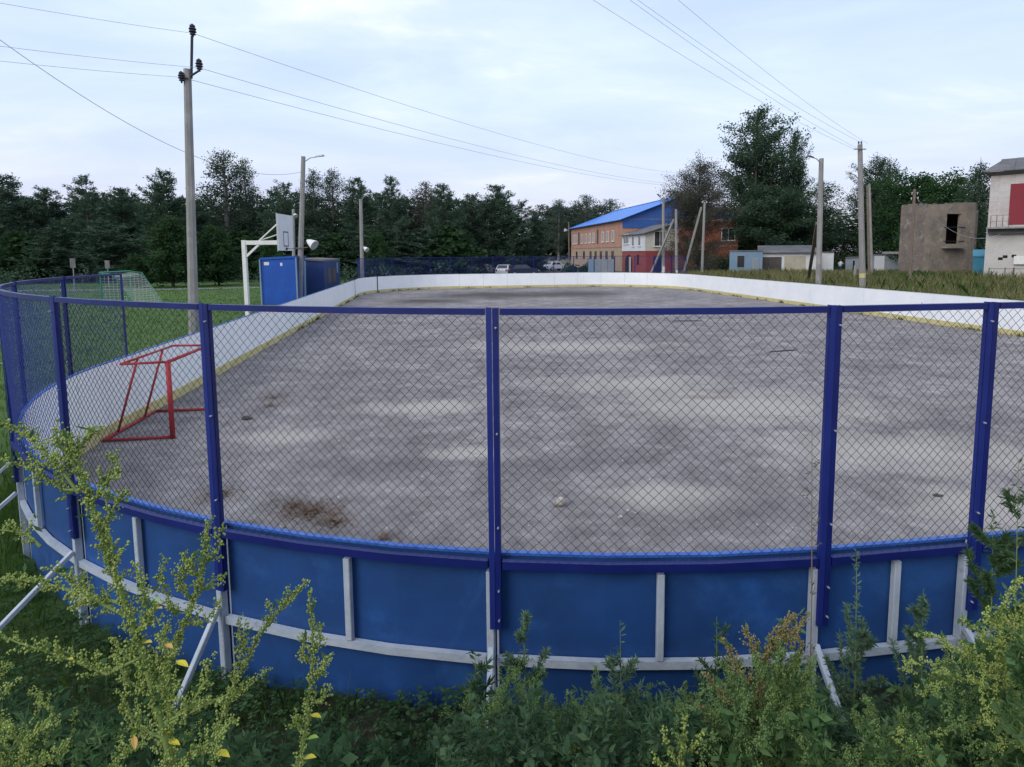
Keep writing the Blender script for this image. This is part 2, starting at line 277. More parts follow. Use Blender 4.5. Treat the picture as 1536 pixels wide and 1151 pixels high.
def asphalt_mat():
    m = mat('rink_asphalt', (0.2, 0.19, 0.2), rough=0.92); t = m.node_tree; b = t.nodes['Principled BSDF']; b.inputs['Specular IOR Level'].default_value = 0.25
    tc = t.nodes.new('ShaderNodeTexCoord')
    def noise(s, d=8, st=(1, 1, 1), loc=(0, 0, 0), rg=0.62):
        mp = t.nodes.new('ShaderNodeMapping'); mp.inputs['Scale'].default_value = st; mp.inputs['Location'].default_value = loc; t.links.new(tc.outputs['Object'], mp.inputs[0])
        n = t.nodes.new('ShaderNodeTexNoise'); n.inputs['Scale'].default_value = s; n.inputs['Detail'].default_value = d; n.inputs['Roughness'].default_value = rg; t.links.new(mp.outputs[0], n.inputs['Vector']); return n.outputs['Fac']
    def ramp(f, st):
        r = t.nodes.new('ShaderNodeValToRGB'); e = r.color_ramp.elements
        while len(e) < len(st): e.new(0.5)
        for i, (p, c) in enumerate(st):
            e[i].position = p; e[i].color = (*c, 1) if isinstance(c, tuple) else (c, c, c, 1)
        t.links.new(f, r.inputs[0]); return r.outputs[0]
    def mth(op, a, b2):
        x = t.nodes.new('ShaderNodeMath'); x.operation = op; x.use_clamp = False
        for i, v in enumerate((a, b2)):
            if isinstance(v, (int, float)): x.inputs[i].default_value = v
            else: t.links.new(v, x.inputs[i])
        return x.outputs[0]
    def mix(f, a, c, mode='MIX'):
        x = t.nodes.new('ShaderNodeMix'); x.data_type = 'RGBA'; x.blend_type = mode
        if isinstance(f, (int, float)): x.inputs[0].default_value = f
        else: t.links.new(f, x.inputs[0])
        for i, v in ((6, a), (7, c)):
            if isinstance(v, tuple): x.inputs[i].default_value = (*v, 1)
            else: t.links.new(v, x.inputs[i])
        return x.outputs[2]
    def blob(cx, cy, rx, ry, amt=0.9, ns=0.5):       # a stain or dust patch with a ragged outline
        mp = t.nodes.new('ShaderNodeMapping'); mp.inputs['Location'].default_value = (-cx / rx, -cy / ry, 0); mp.inputs['Scale'].default_value = (1 / rx, 1 / ry, 0)
        t.links.new(tc.outputs['Object'], mp.inputs[0])
        ln = t.nodes.new('ShaderNodeVectorMath'); ln.operation = 'LENGTH'; t.links.new(mp.outputs[0], ln.inputs[0])
        d = mth('ADD', ln.outputs['Value'], mth('MULTIPLY', noise(ns, 7, loc=(cx, cy, 0)), amt))
        return ramp(mth('MULTIPLY', d, 0.5), [(0.16 + 0.20 * amt, 1.0), (0.40 + 0.25 * amt, 0.0)])
    base = ramp(noise(0.35, 9), [(0.30, (0.166, 0.145, 0.145)), (0.5, (0.222, 0.197, 0.193)), (0.68, (0.29, 0.260, 0.250))])
    col = mix(0.75, base, ramp(noise(1.5, 9), [(0.34, 0.66), (0.5, 0.98), (0.66, 1.36)]), 'MULTIPLY')
    col = mix(0.8, col, ramp(noise(4.5, 7, loc=(3, 8, 0), rg=0.7), [(0.36, 0.74), (0.5, 1.0), (0.62, 1.24)]), 'MULTIPLY')
    col = mix(0.6, col, ramp(noise(45, 3), [(0.3, 0.62), (0.5, 1.0), (0.7, 1.25)]), 'MULTIPLY')
    dust = (0.41, 0.365, 0.325)
    def bl(u, v, rx, ry, *k):
        q = onz(u, v, 0.0); return blob(q.x, q.y, rx, ry, *k)
    for a in ((1120, 610, 4.6, 2.2), (1370, 680, 3.2, 1.6), (960, 575, 3.6, 1.6), (640, 610, 2.0, 1.0), (1010, 745, 1.6, 0.7), (430, 655, 1.4, 0.7), (1490, 760, 1.6, 1.0), (860, 520, 5.0, 2.2), (700, 680, 1.2, 0.5)):
        col = mix(mth('MULTIPLY', bl(*a, 1.5, 1.0), 0.85), col, dust)
    for a in ((730, 443, 7.5, 6.0), (860, 441, 6.5, 5.5), (640, 452, 4.5, 3.0)):
        col = mix(mth('MULTIPLY', bl(*a, 0.9, 0.35), 0.92), col, (0.066, 0.054, 0.048))
    for a in ((945, 491, 1.2, 0.45), (1035, 482, 1.3, 0.3), (720, 486, 1.4, 0.35), (900, 690, 1.5, 0.7), (800, 700, 1.2, 0.6), (1130, 760, 1.6, 0.7), (560, 700, 1.6, 0.8), (560, 560, 2.2, 0.8)):
        col = mix(mth('MULTIPLY', bl(*a, 0.9, 1.2), 0.5), col, (0.105, 0.095, 0.10))
    for a in ((465, 770, 0.75, 0.42), (330, 745, 0.5, 0.35), (410, 600, 0.5, 0.35), (1060, 596, 1.1, 0.35)):
        col = mix(mth('MULTIPLY', bl(*a, 0.9, 3), 0.55), col, (0.20, 0.145, 0.115))
    # hairline cracks and open grain
    mpv = t.nodes.new('ShaderNodeMapping'); t.links.new(tc.outputs['Object'], mpv.inputs[0])
    wv = t.nodes.new('ShaderNodeTexNoise'); wv.inputs['Scale'].default_value = 0.9; wv.inputs['Detail'].default_value = 6; t.links.new(tc.outputs['Object'], wv.inputs['Vector'])
    ad = t.nodes.new('ShaderNodeVectorMath'); ad.operation = 'ADD'; t.links.new(mpv.outputs[0], ad.inputs[0]); t.links.new(wv.outputs['Color'], ad.inputs[1])
    vo = t.nodes.new('ShaderNodeTexVoronoi'); vo.feature = 'DISTANCE_TO_EDGE'; vo.inputs['Scale'].default_value = 0.33; t.links.new(ad.outputs[0], vo.inputs['Vector'])
    crack = ramp(vo.outputs['Distance'], [(0.0, 1.0), (0.006, 0.0)])
    gate = ramp(noise(0.25, 3, loc=(9, 2, 0)), [(0.5, 0.0), (0.6, 1.0)])
    col = mix(mth('MULTIPLY', mth('MULTIPLY', crack, gate), 0.6), col, (0.07, 0.065, 0.065))
    col = mix(mth('MULTIPLY', ramp(noise(120, 2), [(0.62, 0.0), (0.70, 1.0)]), 0.35), col, (0.42, 0.41, 0.40))
    t.links.new(col, b.inputs['Base Color'])
    bp = t.nodes.new('ShaderNodeBump'); bp.inputs['Strength'].default_value = 0.35; bp.inputs['Distance'].default_value = 0.01; t.links.new(noise(70, 4), bp.inputs['Height']); t.links.new(bp.outputs[0], b.inputs['Normal'])
    return m
# ------------------------------------------------------------------ mesh helpers
WR = {}                                # things whose parts are written in world coordinates
def adopt(o, parent):
    if parent:
        o.parent = parent
        if parent.name in WR: o.matrix_parent_inverse = WR[parent.name]
def fast(name, V, Fc, mats, parent=None, mi=None, smooth=False, link=True):
    V = np.asarray(V, dtype=np.float32); Fc = np.asarray(Fc, dtype=np.int32); k = Fc.shape[1]
    me = bpy.data.meshes.new(name); me.vertices.add(len(V)); me.vertices.foreach_set('co', V.ravel())
    me.loops.add(Fc.size); me.loops.foreach_set('vertex_index', Fc.ravel())
    me.polygons.add(len(Fc)); me.polygons.foreach_set('loop_start', np.arange(0, Fc.size, k, dtype=np.int32))
    if mi is not None: me.polygons.foreach_set('material_index', np.asarray(mi, dtype=np.int32))
    if smooth: me.polygons.foreach_set('use_smooth', np.ones(len(Fc), dtype=bool))
    for m in (mats if isinstance(mats, (list, tuple)) else [mats]): me.materials.append(M[m] if isinstance(m, str) else m)
    me.update(calc_edges=True); me.validate()
    if not link: return me
    o = bpy.data.objects.new(name, me); C.objects.link(o)
    adopt(o, parent)
    return o
class MB:
    def __init__(s): s.v = []; s.f = []; s.m = []
    def add(s, vs, fs, mi=0):
        n = len(s.v); s.v += [tuple(x) for x in vs]; s.f += [tuple(i + n for i in f) for f in fs]; s.m += [mi] * len(fs); return s
    def hexa(s, p, mi=0):              # 8 corners: bottom ring ccw then top ring
        return s.add(p, [(0, 3, 2, 1), (4, 5, 6, 7), (0, 1, 5, 4), (1, 2, 6, 5), (2, 3, 7, 6), (3, 0, 4, 7)], mi)
    def box(s, x0, x1, y0, y1, z0, z1, mi=0):
        return s.hexa([(x0, y0, z0), (x1, y0, z0), (x1, y1, z0), (x0, y1, z0), (x0, y0, z1), (x1, y0, z1), (x1, y1, z1), (x0, y1, z1)], mi)
    def beam(s, a, b, w, h=None, up=(0, 0, 1), mi=0):   # square bar from a to b
        a, b = Vector(a), Vector(b); h = h or w; d = (b - a).normalized(); u = Vector(up)
        if abs(d.dot(u)) > 0.95: u = Vector((0, 1, 0))
        x = d.cross(u).normalized() * (w / 2); y = x.cross(d).normalized() * (h / 2)
        return s.hexa([a - x - y, a + x - y, a + x + y, a - x + y, b - x - y, b + x - y, b + x + y, b - x + y], mi)
    def tube(s, pts, r, n=8, mi=0, cap=True):
        pts = [Vector(p) for p in pts]; rs = r if isinstance(r, (list, tuple)) else [r] * len(pts); base = len(s.v)
        for i, p in enumerate(pts):
            d = (pts[min(i + 1, len(pts) - 1)] - pts[max(i - 1, 0)]).normalized()
            u = Vector((0, 0, 1)) if abs(d.z) < 0.9 else Vector((1, 0, 0)); x = d.cross(u).normalized(); y = x.cross(d)
            for k in range(n):
                t = 2 * math.pi * k / n; s.v.append(tuple(p + (x * math.cos(t) + y * math.sin(t)) * rs[i]))
        for i in range(len(pts) - 1):
            for k in range(n):
                a = base + i * n + k; b = base + i * n + (k + 1) % n; s.f.append((a, b, b + n, a + n)); s.m.append(mi)
        if cap:
            s.f.append(tuple(base + k for k in range(n - 1, -1, -1))); s.m.append(mi)
            e = base + (len(pts) - 1) * n; s.f.append(tuple(e + k for k in range(n))); s.m.append(mi)
        return s
    def build(s, name, mats, parent=None, smooth=False, bevel=0):
        me = bpy.data.meshes.new(name); me.from_pydata(s.v, [], s.f)
        for m in (mats if isinstance(mats, (list, tuple)) else [mats]): me.materials.append(M[m] if isinstance(m, str) else m)
        me.polygons.foreach_set('material_index', s.m)
        if smooth: me.polygons.foreach_set('use_smooth', [True] * len(s.f))
        o = bpy.data.objects.new(name, me); C.objects.link(o)
        adopt(o, parent)
        if bevel:
            b = o.modifiers.new('bevel', 'BEVEL'); b.width = bevel; b.segments = 1; b.limit_method = 'ANGLE'
        return o
def tag(o, label, cat, group=None, kind=None):
    if label: o['label'] = label
    if cat: o['category'] = cat
    if group: o['group'] = group
    if kind: o['kind'] = kind
    return o
def thing(name, label, cat, loc=(0, 0, 0), rz=0.0, group=None):
    o = bpy.data.objects.new(name, None); C.objects.link(o); o.location = loc; o.rotation_euler = (0, 0, rz); o.empty_display_size = 0.3
    return tag(o, label, cat, group)
def wthing(name, label, cat, loc, group=None):
    o = thing(name, label, cat, loc, 0.0, group); WR[o.name] = Matrix.Translation(-Vector(loc)); return o
def struct(o): o['kind'] = 'structure'; return o
# ================================================================== SETTING
# ground sheet: fine near the camera, coarse far away
def axis(fine, lims, steps):
    out = [0.0]; x = 0.0
    while x < lims[-1]:
        st = next(s for l, s in zip(lims, steps) if x < l); x += st; out.append(x)
    return out
xp = axis(0, (7, 30, 90, 900), (0.25, 1.0, 5.0, 45.0)); xs = [-v for v in reversed(xp[1:])] + xp
yp = axis(0, (10, 70, 140, 900), (0.25, 1.0, 5.0, 45.0)); ys = [-60, -20, -8, -4, -2, -1, -0.5] + yp
gv = []; zone = []
for y in ys:
    for x in xs:
        sd_ = rink_sd(x, y); a, b = w2l(x, y)
        z = gz(x, y)
        if sd_ < (-0.2 if b < 4 else 0.3): z = -0.35
        gv.append((x, y, z))
        fld = min(max((a - 25) / 2, 0), 1) if a > 24 else 0.0
        soil = min(max((2.2 - b) / 1.5, 0), 1) * (1 if a > 1 else min(max((a + 2.0) / 3, 0), 1))
        if y > 66: soil = max(soil, min((y - 66) / 8, 1) * (1 if x < 6 else 0))
        zone.append((fld, soil, 0, 1))
nx = len(xs); gf = [(j * nx + i, j * nx + i + 1, (j + 1) * nx + i + 1, (j + 1) * nx + i) for j in range(len(ys) - 1) for i in range(nx - 1)]
g = fast('ground', gv, gf, ground_mat(), smooth=True)
ca = g.data.color_attributes.new('zone', 'FLOAT_COLOR', 'POINT'); ca.data.foreach_set('color', np.array(zone, dtype=np.float32).ravel())
struct(g)
# rink surface
ring = [per(s) for s in np.linspace(0, TOT, 300, endpoint=False)]
ctr = l2w(RW / 2, RL / 2)
v = [ctr] + ring; f = [(0, i + 1, (i + 1) % 300 + 1) for i in range(300)]
struct(fast('rink_surface', [tuple(p) for p in v], f, asphalt_mat()))
# distant park road on the left and the yard road behind the far end
def strip(name, pts, wid, z, m):
    vs = []; fs = []
    for i, p in enumerate(pts):
        p = Vector((*p, 0)); d = (Vector((*pts[min(i + 1, len(pts) - 1)], 0)) - Vector((*pts[max(i - 1, 0)], 0))).normalized(); n = Vector((-d.y, d.x, 0)) * wid / 2
        vs += [(*(p + n).xy, z), (*(p - n).xy, z)]
        if i: fs.append((2 * i - 2, 2 * i - 1, 2 * i + 1, 2 * i))
    return struct(fast(name, vs, fs, m))
strip('path', [(-110, 49), (-55, 52), (-32, 53.5), (-18, 57), (-10, 66)], 2.0, 0.045, 'asph_road')
strip('road', [(-14, 66), (-2, 74), (8, 86), (11, 112), (8, 150)], 7.0, 0.05, 'asph_road')
# ================================================================== RINK BOARDS
NEAR = [-13.05, -11.2, -9.35, -7.48, -5.6, -3.91, -2.055, -0.165, 0.825, 2.7, 4.6, 6.5, 8.4]
nrest = 56
REST = list(np.linspace(8.4, TOT - 13.05, nrest + 1))
BND = NEAR + REST[1:]
board = wthing('rink_board', 'long low hockey rink board, white inside, blue outside, with yellow kick strip', 'rink board', per(0, 0, 0))
def sweep(mb, s0, s1, prof, mis, n=None, z_of=None):
    n = n or max(2, int(abs(s1 - s0) / 0.5)); k = len(prof); base = len(mb.v)
    for i in range(n + 1):
        s = s0 + (s1 - s0) * i / n
        for (o, z) in prof: mb.v.append(tuple(per(s, o, z)))
    for i in range(n):
        for j in range(k):
            a = base + i * k + j; b = base + i * k + (j + 1) % k; mb.f.append((a, b, b + k, a + k)); mb.m.append(mis[j])
    mb.f.append(tuple(base + j for j in range(k - 1, -1, -1))); mb.m.append(mis[0])
    mb.f.append(tuple(base + n * k + j for j in range(k))); mb.m.append(mis[0])
    return mb
G = 0.006
for i in range(len(BND) - 1):
    s0, s1 = BND[i] + G, BND[i + 1] - G
    sm = (s0 + s1) / 2
    jo, jz = random.uniform(-0.004, 0.004), random.uniform(-0.004, 0.001)
    near_left = sm < 9 or sm > TOT - 13.05 - SEG[6] + 2
    sweep(MB(), s0, s1, [(0.0 + jo, -0.12), (0.02 + jo, -0.12), (0.02 + jo, HB + jz), (0.0 + jo, HB + jz)], [0, 1, 0, 0]).build('board_panel', ['board_white', 'outer_blue'], board)
    sweep(MB(), s0, s1, [(-0.016, 0.0), (-0.003, 0.0), (-0.003, 0.195), (-0.016, 0.185)], [0] * 4).build('kick_strip', 'kick_yellow', board)
    sweep(MB(), s0 - G, s1 + G - 0.0005, [(-0.006, HB + 0.002), (0.029, HB + 0.002), (0.029, HB + 0.018), (-0.006, HB + 0.018)], [0] * 4).build('board_cap', 'cap_blue' if near_left else 'board_white', board)
def zg(p): return gz(p.x, p.y)
for i, s in enumerate(NEAR):
    p = per(s - 0.035, 0.05)
    a, b = per(s - 0.035, 0.05, zg(p) - 0.2), per(s - 0.035, 0.05, HB - 0.08)
    nrm = (per(s, 1) - per(s, 0)).normalized()
    MB().beam(a, b, 0.044, 0.055, up=nrm).build('support_post', 'white_paint', board, bevel=0.004)
    q = per(s + 0.03, 0.95); lean = 0.1 * (-1) ** i
    foot = per(s - 0.02 + lean * 0.3, {-5.6: 0.95, -7.48: 0.9, -9.35: 0.8}.get(s, 0.48)); foot.z = zg(foot) - 0.06
    mb = MB().beam(per(s - 0.03, 0.085, 0.66), foot, 0.034, 0.036)
    mb.beam(foot + Vector((0, 0, -0.25)), foot + Vector((0, 0, 0.05)), 0.05)
    mb.build('brace', 'white_paint', board, bevel=0.004)
    if i < len(NEAR) - 1:
        s2 = NEAR[i + 1]
        sweep(MB(), s + 0.0, s2 - 0.065, [(0.026, 0.535), (0.066, 0.535), (0.066, 0.585), (0.026, 0.585)], [0] * 4).build('lower_rail', 'white_paint', board)
        if s2 - s > 1.5:
            m_ = (s + s2) / 2
        elif s2 - s > 0.9: m_ = (s + s2) / 2
        else: m_ = None
        if m_ is not None:
            nrm = (per(m_, 1) - per(m_, 0)).normalized()
            MB().beam(per(m_, 0.048, 0.592), per(m_, 0.048, HB - 0.08), 0.042, 0.04, up=nrm).build('stud', 'white_paint', board, bevel=0.004)
# dark open joints of a gate in the left board near the far corner
for u, v_ in ((524, 447), (541, 439)):
    q = onz(u, v_, 0.0); b_ = w2l(q.x, q.y)[1]; s_ = sum(SEG[:6]) + (RL - RR - b_)
    sweep(MB(), s_ - 0.05, s_ + 0.05, [(-0.024, 0.0), (-0.018, 0.0), (-0.018, HB + 0.03), (-0.024, HB + 0.03)], [0] * 4, 2).build('gate_joint', 'dark_metal', board)
# ================================================================== WIRE MESH FENCES
def chain(s0, s1, z0, z1, off, r=0.0017, pitch=0.058, n=4):
    W_ = s1 - s0; nw = max(1, int(round(W_ / (pitch / 2)))); p = W_ / nw; h = p / 2; nr = int((z1 - z0) / p) + 2
    # table of perimeter points so that curved panels follow the curve
    cs = np.linspace(s0 - 0.05, s1 + 0.05, 60); tab = np.array([tuple(per(s, off)) for s in cs]); tn = np.array([tuple(per(s, off + 1) - per(s, off)) for s in cs])
    V = []; Fc = []
    for i in range(nw):
        j = np.arange(nr); ph = np.where((j + i) % 2 == 0, 1, -1)
        s = s0 + (i + 0.5) * p + ph * (h - r * 0.4) + 0.006 * np.sin(j * 0.13 + i * 0.07 + s0) + 0.004 * np.sin(j * 0.31 - i * 0.05); z = np.clip(z0 + j * p + 0.006 * np.sin(i * 0.11 + s0 * 3), z0, z1)
        X = np.stack([np.interp(s, cs, tab[:, k]) for k in range(2)], 1); NN = np.stack([np.interp(s, cs, tn[:, k]) for k in range(2)], 1); T = np.stack([-NN[:, 1], NN[:, 0]], 1)
        wob = 0.0015 * np.sin(j * 1.7 + i) + 0.012 * np.sin(j * 0.11 + s0 * 2) * np.sin(i * 0.09 + 1)
        base = i * nr * n
        for k in range(n):
            t = 2 * math.pi * k / n
            q = X + T * (math.cos(t) * r * 1.35) + NN * ((math.sin(t) * r * 1.35 + wob)[:, None] if n else 0)
            V.append(np.column_stack([q, z]).astype(np.float32))
        a = np.arange(nr - 1)
        for k in range(n):
            Fc.append(np.stack([base + k * nr + a, base + ((k + 1) % n) * nr + a, base + ((k + 1) % n) * nr + a + 1, base + k * nr + a + 1], 1))
    return np.concatenate(V), np.concatenate(Fc)
def fence(bounds, label, hi):
    root = wthing('mesh_fence', label, 'fence', per(bounds[0], 0.05, HB))
    for i, s in enumerate(bounds):
        nrm = (per(s, 1) - per(s, 0)).normalized()
        post = None
        for k, d in ((0, -0.0175), (1, 0.0175)):
            if (i == 0 and k == 0) or (i == len(bounds) - 1 and k == 1): continue
            mb = MB(); z0 = 0.78 if hi else 0.9
            # steel angle: one flange facing out, one running inwards
            a0, a1 = per(s + d, 0.092, z0), per(s + d, 0.092, HT - 0.003 * k)
            mb.beam(a0, a1, 0.032, 0.006, up=nrm)
            e = math.copysign(0.013, d)
            mb.beam(per(s + d + e * (1 if hi else 1), 0.0705, z0 + 0.0), per(s + d + e, 0.0705, HT - 0.003 * k), 0.006, 0.026, up=nrm)
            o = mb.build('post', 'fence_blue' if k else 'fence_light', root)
            post = post or o
            if hi and s < 9 and k == (i % 2 if i % 3 else 1):
                for zb in (0.84, 1.02, 1.40, 1.95, 2.55):
                    b = MB().tube([per(s + d + 0.004, 0.094, zb), per(s + d + 0.004, 0.106, zb)], 0.006, 6); b.tube([per(s + d + 0.004, 0.106, zb), per(s + d + 0.004, 0.112, zb)], 0.004, 6)
                    b.build('bolt', 'bolt', o)
        if i == len(bounds) - 1: break
        s2 = bounds[i + 1]; a, b = s + 0.0425, s2 - 0.0425
        sweep(MB(), a, b, [(0.056, HT - 0.042), (0.094, HT - 0.042), (0.094, HT - 0.006), (0.056, HT - 0.006)], [0] * 4).build('top_rail', 'fence_blue', root)
        sweep(MB(), a, b, [(0.056, HB - 0.052), (0.096, HB - 0.052), (0.096, HB - 0.004), (0.056, HB - 0.004)], [0] * 4).build('bottom_rail', 'fence_blue', root)
        V, Fc = chain(a, b, HB - 0.01, HT - 0.04, 0.075, 0.0014 if hi else 0.0026, 0.060 if hi else 0.085, 4 if hi else 3)
        fast('wire_mesh', V, Fc, 'wire' if s > -5.8 and hi else 'wire_blue', root, smooth=True)  # near left panels: light on the wire sides is put into the bluer colour
    return root
fence(NEAR[:-1], 'tall dark blue chain link fence rounding the near corner in the foreground', True)
fs = SEG[0] + SEG[1] + SEG[2]; fe = fs + SEG[3] + SEG[4] + SEG[5]
fence(list(np.linspace(fs + 1.5, fe - 0.5, 19)), 'distant dark blue chain link fence above the far white board', False)
# ================================================================== BUILDINGS
def px(u, y): return Vector((atf(u, 400, y).x, y * DS, 0))
def usolve(o, d, u):                   # distance along a wall to where it crosses image column u
    k = at(u, 350, 1.0).x; return (k * o.y - o.x) / (d.x - k * d.y)
def window(root, o, ux, w_, h_, z0, frame='bright_white', depth=0.10, mull=1, sill=True, bar=True, glass='glass'):
    """window in a wall: o = lower left corner on the wall (wall coords), ux = unit along the wall, n = outward"""
    n = Vector((ux.y, -ux.x, 0)); o = Vector((o.x, o.y, z0)); Z = Vector((0, 0, 1)); t = 0.09
    mb = MB()
    def bar_(a, b, c, d):
        p = [o + ux * a + Z * c - n * 0.02, o + ux * b + Z * c - n * 0.02, o + ux * b + Z * c + n * 0.05, o + ux * a + Z * c + n * 0.05]
        q = [v + Z * (d - c) for v in p]; mb.hexa([p[3], p[2], p[1], p[0], q[3], q[2], q[1], q[0]])
    bar_(0, w_, 0, t); bar_(0, w_, h_ - t, h_); bar_(0, t, t, h_ - t); bar_(w_ - t, w_, t, h_ - t)
    for k in range(mull): x = w_ * (k + 1) / (mull + 1); bar_(x - t / 3, x + t / 3, t, h_ - t)
    fr = mb.build('window_frame', frame, root)
    g_ = MB(); a = [o + ux * t + Z * t, o + ux * (w_ - t) + Z * t, o + ux * (w_ - t) + Z * (h_ - t), o + ux * t + Z * (h_ - t)]
    g_.hexa([a[0] - n * 0.01, a[1] - n * 0.01, a[1] + n * 0.012, a[0] + n * 0.012, a[3] - n * 0.01, a[2] - n * 0.01, a[2] + n * 0.012, a[3] + n * 0.012])
    g_.build('pane', glass, fr)
    if sill:
        s_ = MB(); p0 = o - ux * 0.1 - Z * 0.08; p1 = o + ux * (w_ + 0.1) - Z * 0.08
        s_.hexa([p0 + n * 0.12, p1 + n * 0.12, p1 - n * 0.01, p0 - n * 0.01, p0 + n * 0.12 + Z * 0.075, p1 + n * 0.12 + Z * 0.075, p1 - n * 0.01 + Z * 0.075, p0 - n * 0.01 + Z * 0.075]); s_.build('sill', frame, fr)
    return fr
def slab(mb, o, ux, a, b, z0, z1, n0, n1, mi=0):          # block in wall coordinates (along, height, out)
    n = Vector((ux.y, -ux.x, 0)); Z = Vector((0, 0, 1))
    P = lambda t, q, z: o + ux * t + n * q + Z * z
    return mb.hexa([P(a, n1, z0), P(b, n1, z0), P(b, n0, z0), P(a, n0, z0), P(a, n1, z1), P(b, n1, z1), P(b, n0, z1), P(a, n0, z1)])
# --- long brick building with blue roof and its two-storey porch
ax = Vector((-0.156, 0.988, 0)).normalized(); cx = Vector((ax.y, -ax.x, 0))         # along the building away from us, and to the right
A0 = px(933, 106.0)                                                       # near left corner of the main block
mainb = wthing('brick_building', 'long orange brick building with bright blue sheet metal roof', 'building', A0)
Lm, Wm, He, Hr = 35.0, 19.0, 8.1, 11.6
B = lambda a, c, z: A0 + ax * a + cx * c + Vector((0, 0, z))
mb = MB(); mb.hexa([B(0, 0, 4.0), B(0, Wm, 4.0), B(Lm, Wm, 4.0), B(Lm, 0, 4.0), B(0, 0, He), B(0, Wm, He), B(Lm, Wm, He), B(Lm, 0, He)]); mb.build('upper_wall', 'brick_orange', mainb)
mb = MB(); mb.hexa([B(-0.02, -0.02, 0), B(-0.02, Wm + 0.02, 0), B(Lm, Wm + 0.02, 0), B(Lm, -0.02, 0), B(-0.02, -0.02, 3.8), B(-0.02, Wm + 0.02, 3.8), B(Lm, Wm + 0.02, 3.8), B(Lm, -0.02, 3.8)]); mb.build('lower_wall', 'brick_pale', mainb)
mb = MB(); mb.hexa([B(-0.1, -0.1, 3.8), B(-0.1, Wm + 0.1, 3.8), B(Lm, Wm + 0.1, 3.8), B(Lm, -0.1, 3.8), B(-0.1, -0.1, 4.0), B(-0.1, Wm + 0.1, 4.0), B(Lm, Wm + 0.1, 4.0), B(Lm, -0.1, 4.0)]); mb.build('cornice', 'brick_orange', mainb)
mb = MB(); mb.add([B(0, 0, He), B(0, Wm, He), B(0, Wm / 2, Hr - 0.25), B(0.25, 0, He), B(0.25, Wm, He), B(0.25, Wm / 2, Hr - 0.25)], [(0, 1, 2), (3, 5, 4), (0, 3, 4, 1), (1, 4, 5, 2), (2, 5, 3, 0)]); mb.build('gable', 'gable_blue', mainb)
mb = MB(); mb.hexa([B(-0.06, 9.2, 0.02), B(-0.06, Wm + 0.05, 0.02), B(-0.03, Wm + 0.05, 0.02), B(-0.03, 9.2, 0.02), B(-0.06, 9.2, He - 0.3), B(-0.06, Wm + 0.05, He - 0.3), B(-0.03, Wm + 0.05, He - 0.3), B(-0.03, 9.2, He - 0.3)]); mb.build('front_wall', 'brick_red', mainb)
mb = MB(); slab(mb, B(-0.065, 0.0, 0), cx, 0.0, 9.15, 6.7, He - 0.05, 0.0, 0.035); mb.build('gable_cladding', 'gable_blue', mainb)
roof = None
for sgn in (0, 1):
    mb = MB(); c0 = -0.6 if sgn == 0 else Wm + 0.6; ez = He - 0.22
    for k in range(10):
        a0, a1 = -0.7 + k * (Lm + 1.4) / 10, -0.7 + (k + 1) * (Lm + 1.4) / 10 - 0.03
        p = [B(a0, c0, ez), B(a1, c0, ez), B(a1, Wm / 2, Hr), B(a0, Wm / 2, Hr)]; u = Vector((0, 0, 0.08))
        mb = MB(); mb.hexa([*p, *[q + u for q in p]]); mb.build('roof_sheet', 'roof_blue', mainb)
mb = MB(); mb.beam(B(-0.8, Wm / 2, Hr + 0.1), B(Lm + 0.8, Wm / 2, Hr + 0.1), 0.4, 0.12); mb.build('ridge_cap', 'roof_blue', mainb)
ux = -ax                                                     # along the left facade towards us, outward is to the left
for a in (33.2, 31.0, 26.0, 23.0, 20.2, 17.6, 11.5, 8.5, 5.5):
    o = B(a, -0.03, 0); window(mainb, o, ux, 1.25, 1.75, 4.75)
for a in (28.8, 14.8):
    mb = MB(); slab(mb, B(a, 0, 0), ux, 0, 1.1, 4.5, 7.0, -0.05, 0.03); mb.build('dark_doorway', 'garage_brown', mainb)
for a in (30.5, 24.5, 19.5, 16.0, 12.5, 9.0, 5.5): window(mainb, B(a, -0.05, 0), ux, 1.2, 1.3, 1.9, frame='dark_metal')
fx = cx                                                      # front wall, outward towards us
window(mainb, B(-0.10, 16.2, 0), fx, 2.3, 2.0, 4.7, mull=1); window(mainb, B(-0.10, 11.4, 0), fx, 1.7, 2.1, 1.3, mull=1); window(mainb, B(-0.10, 5.3, 0), fx, 1.3, 1.7, 4.9, mull=0, frame='garage_brown')
mb = MB(); slab(mb, B(-0.07, 4.3, 0), fx, 0, 3.2, 3.1, 3.75, 0.02, 0.12); mb.build('sign_board', 'sign_yellow', mainb)
mb = MB(); slab(mb, B(-0.07, 4.1, 0), fx, 0, 3.9, 0.0, 3.0, 0.02, 0.10); mb.build('blue_shopfront', 'arch_blue', mainb)
window(mainb, B(-0.19, 5.0, 0), fx, 1.3, 1.6, 0.9)
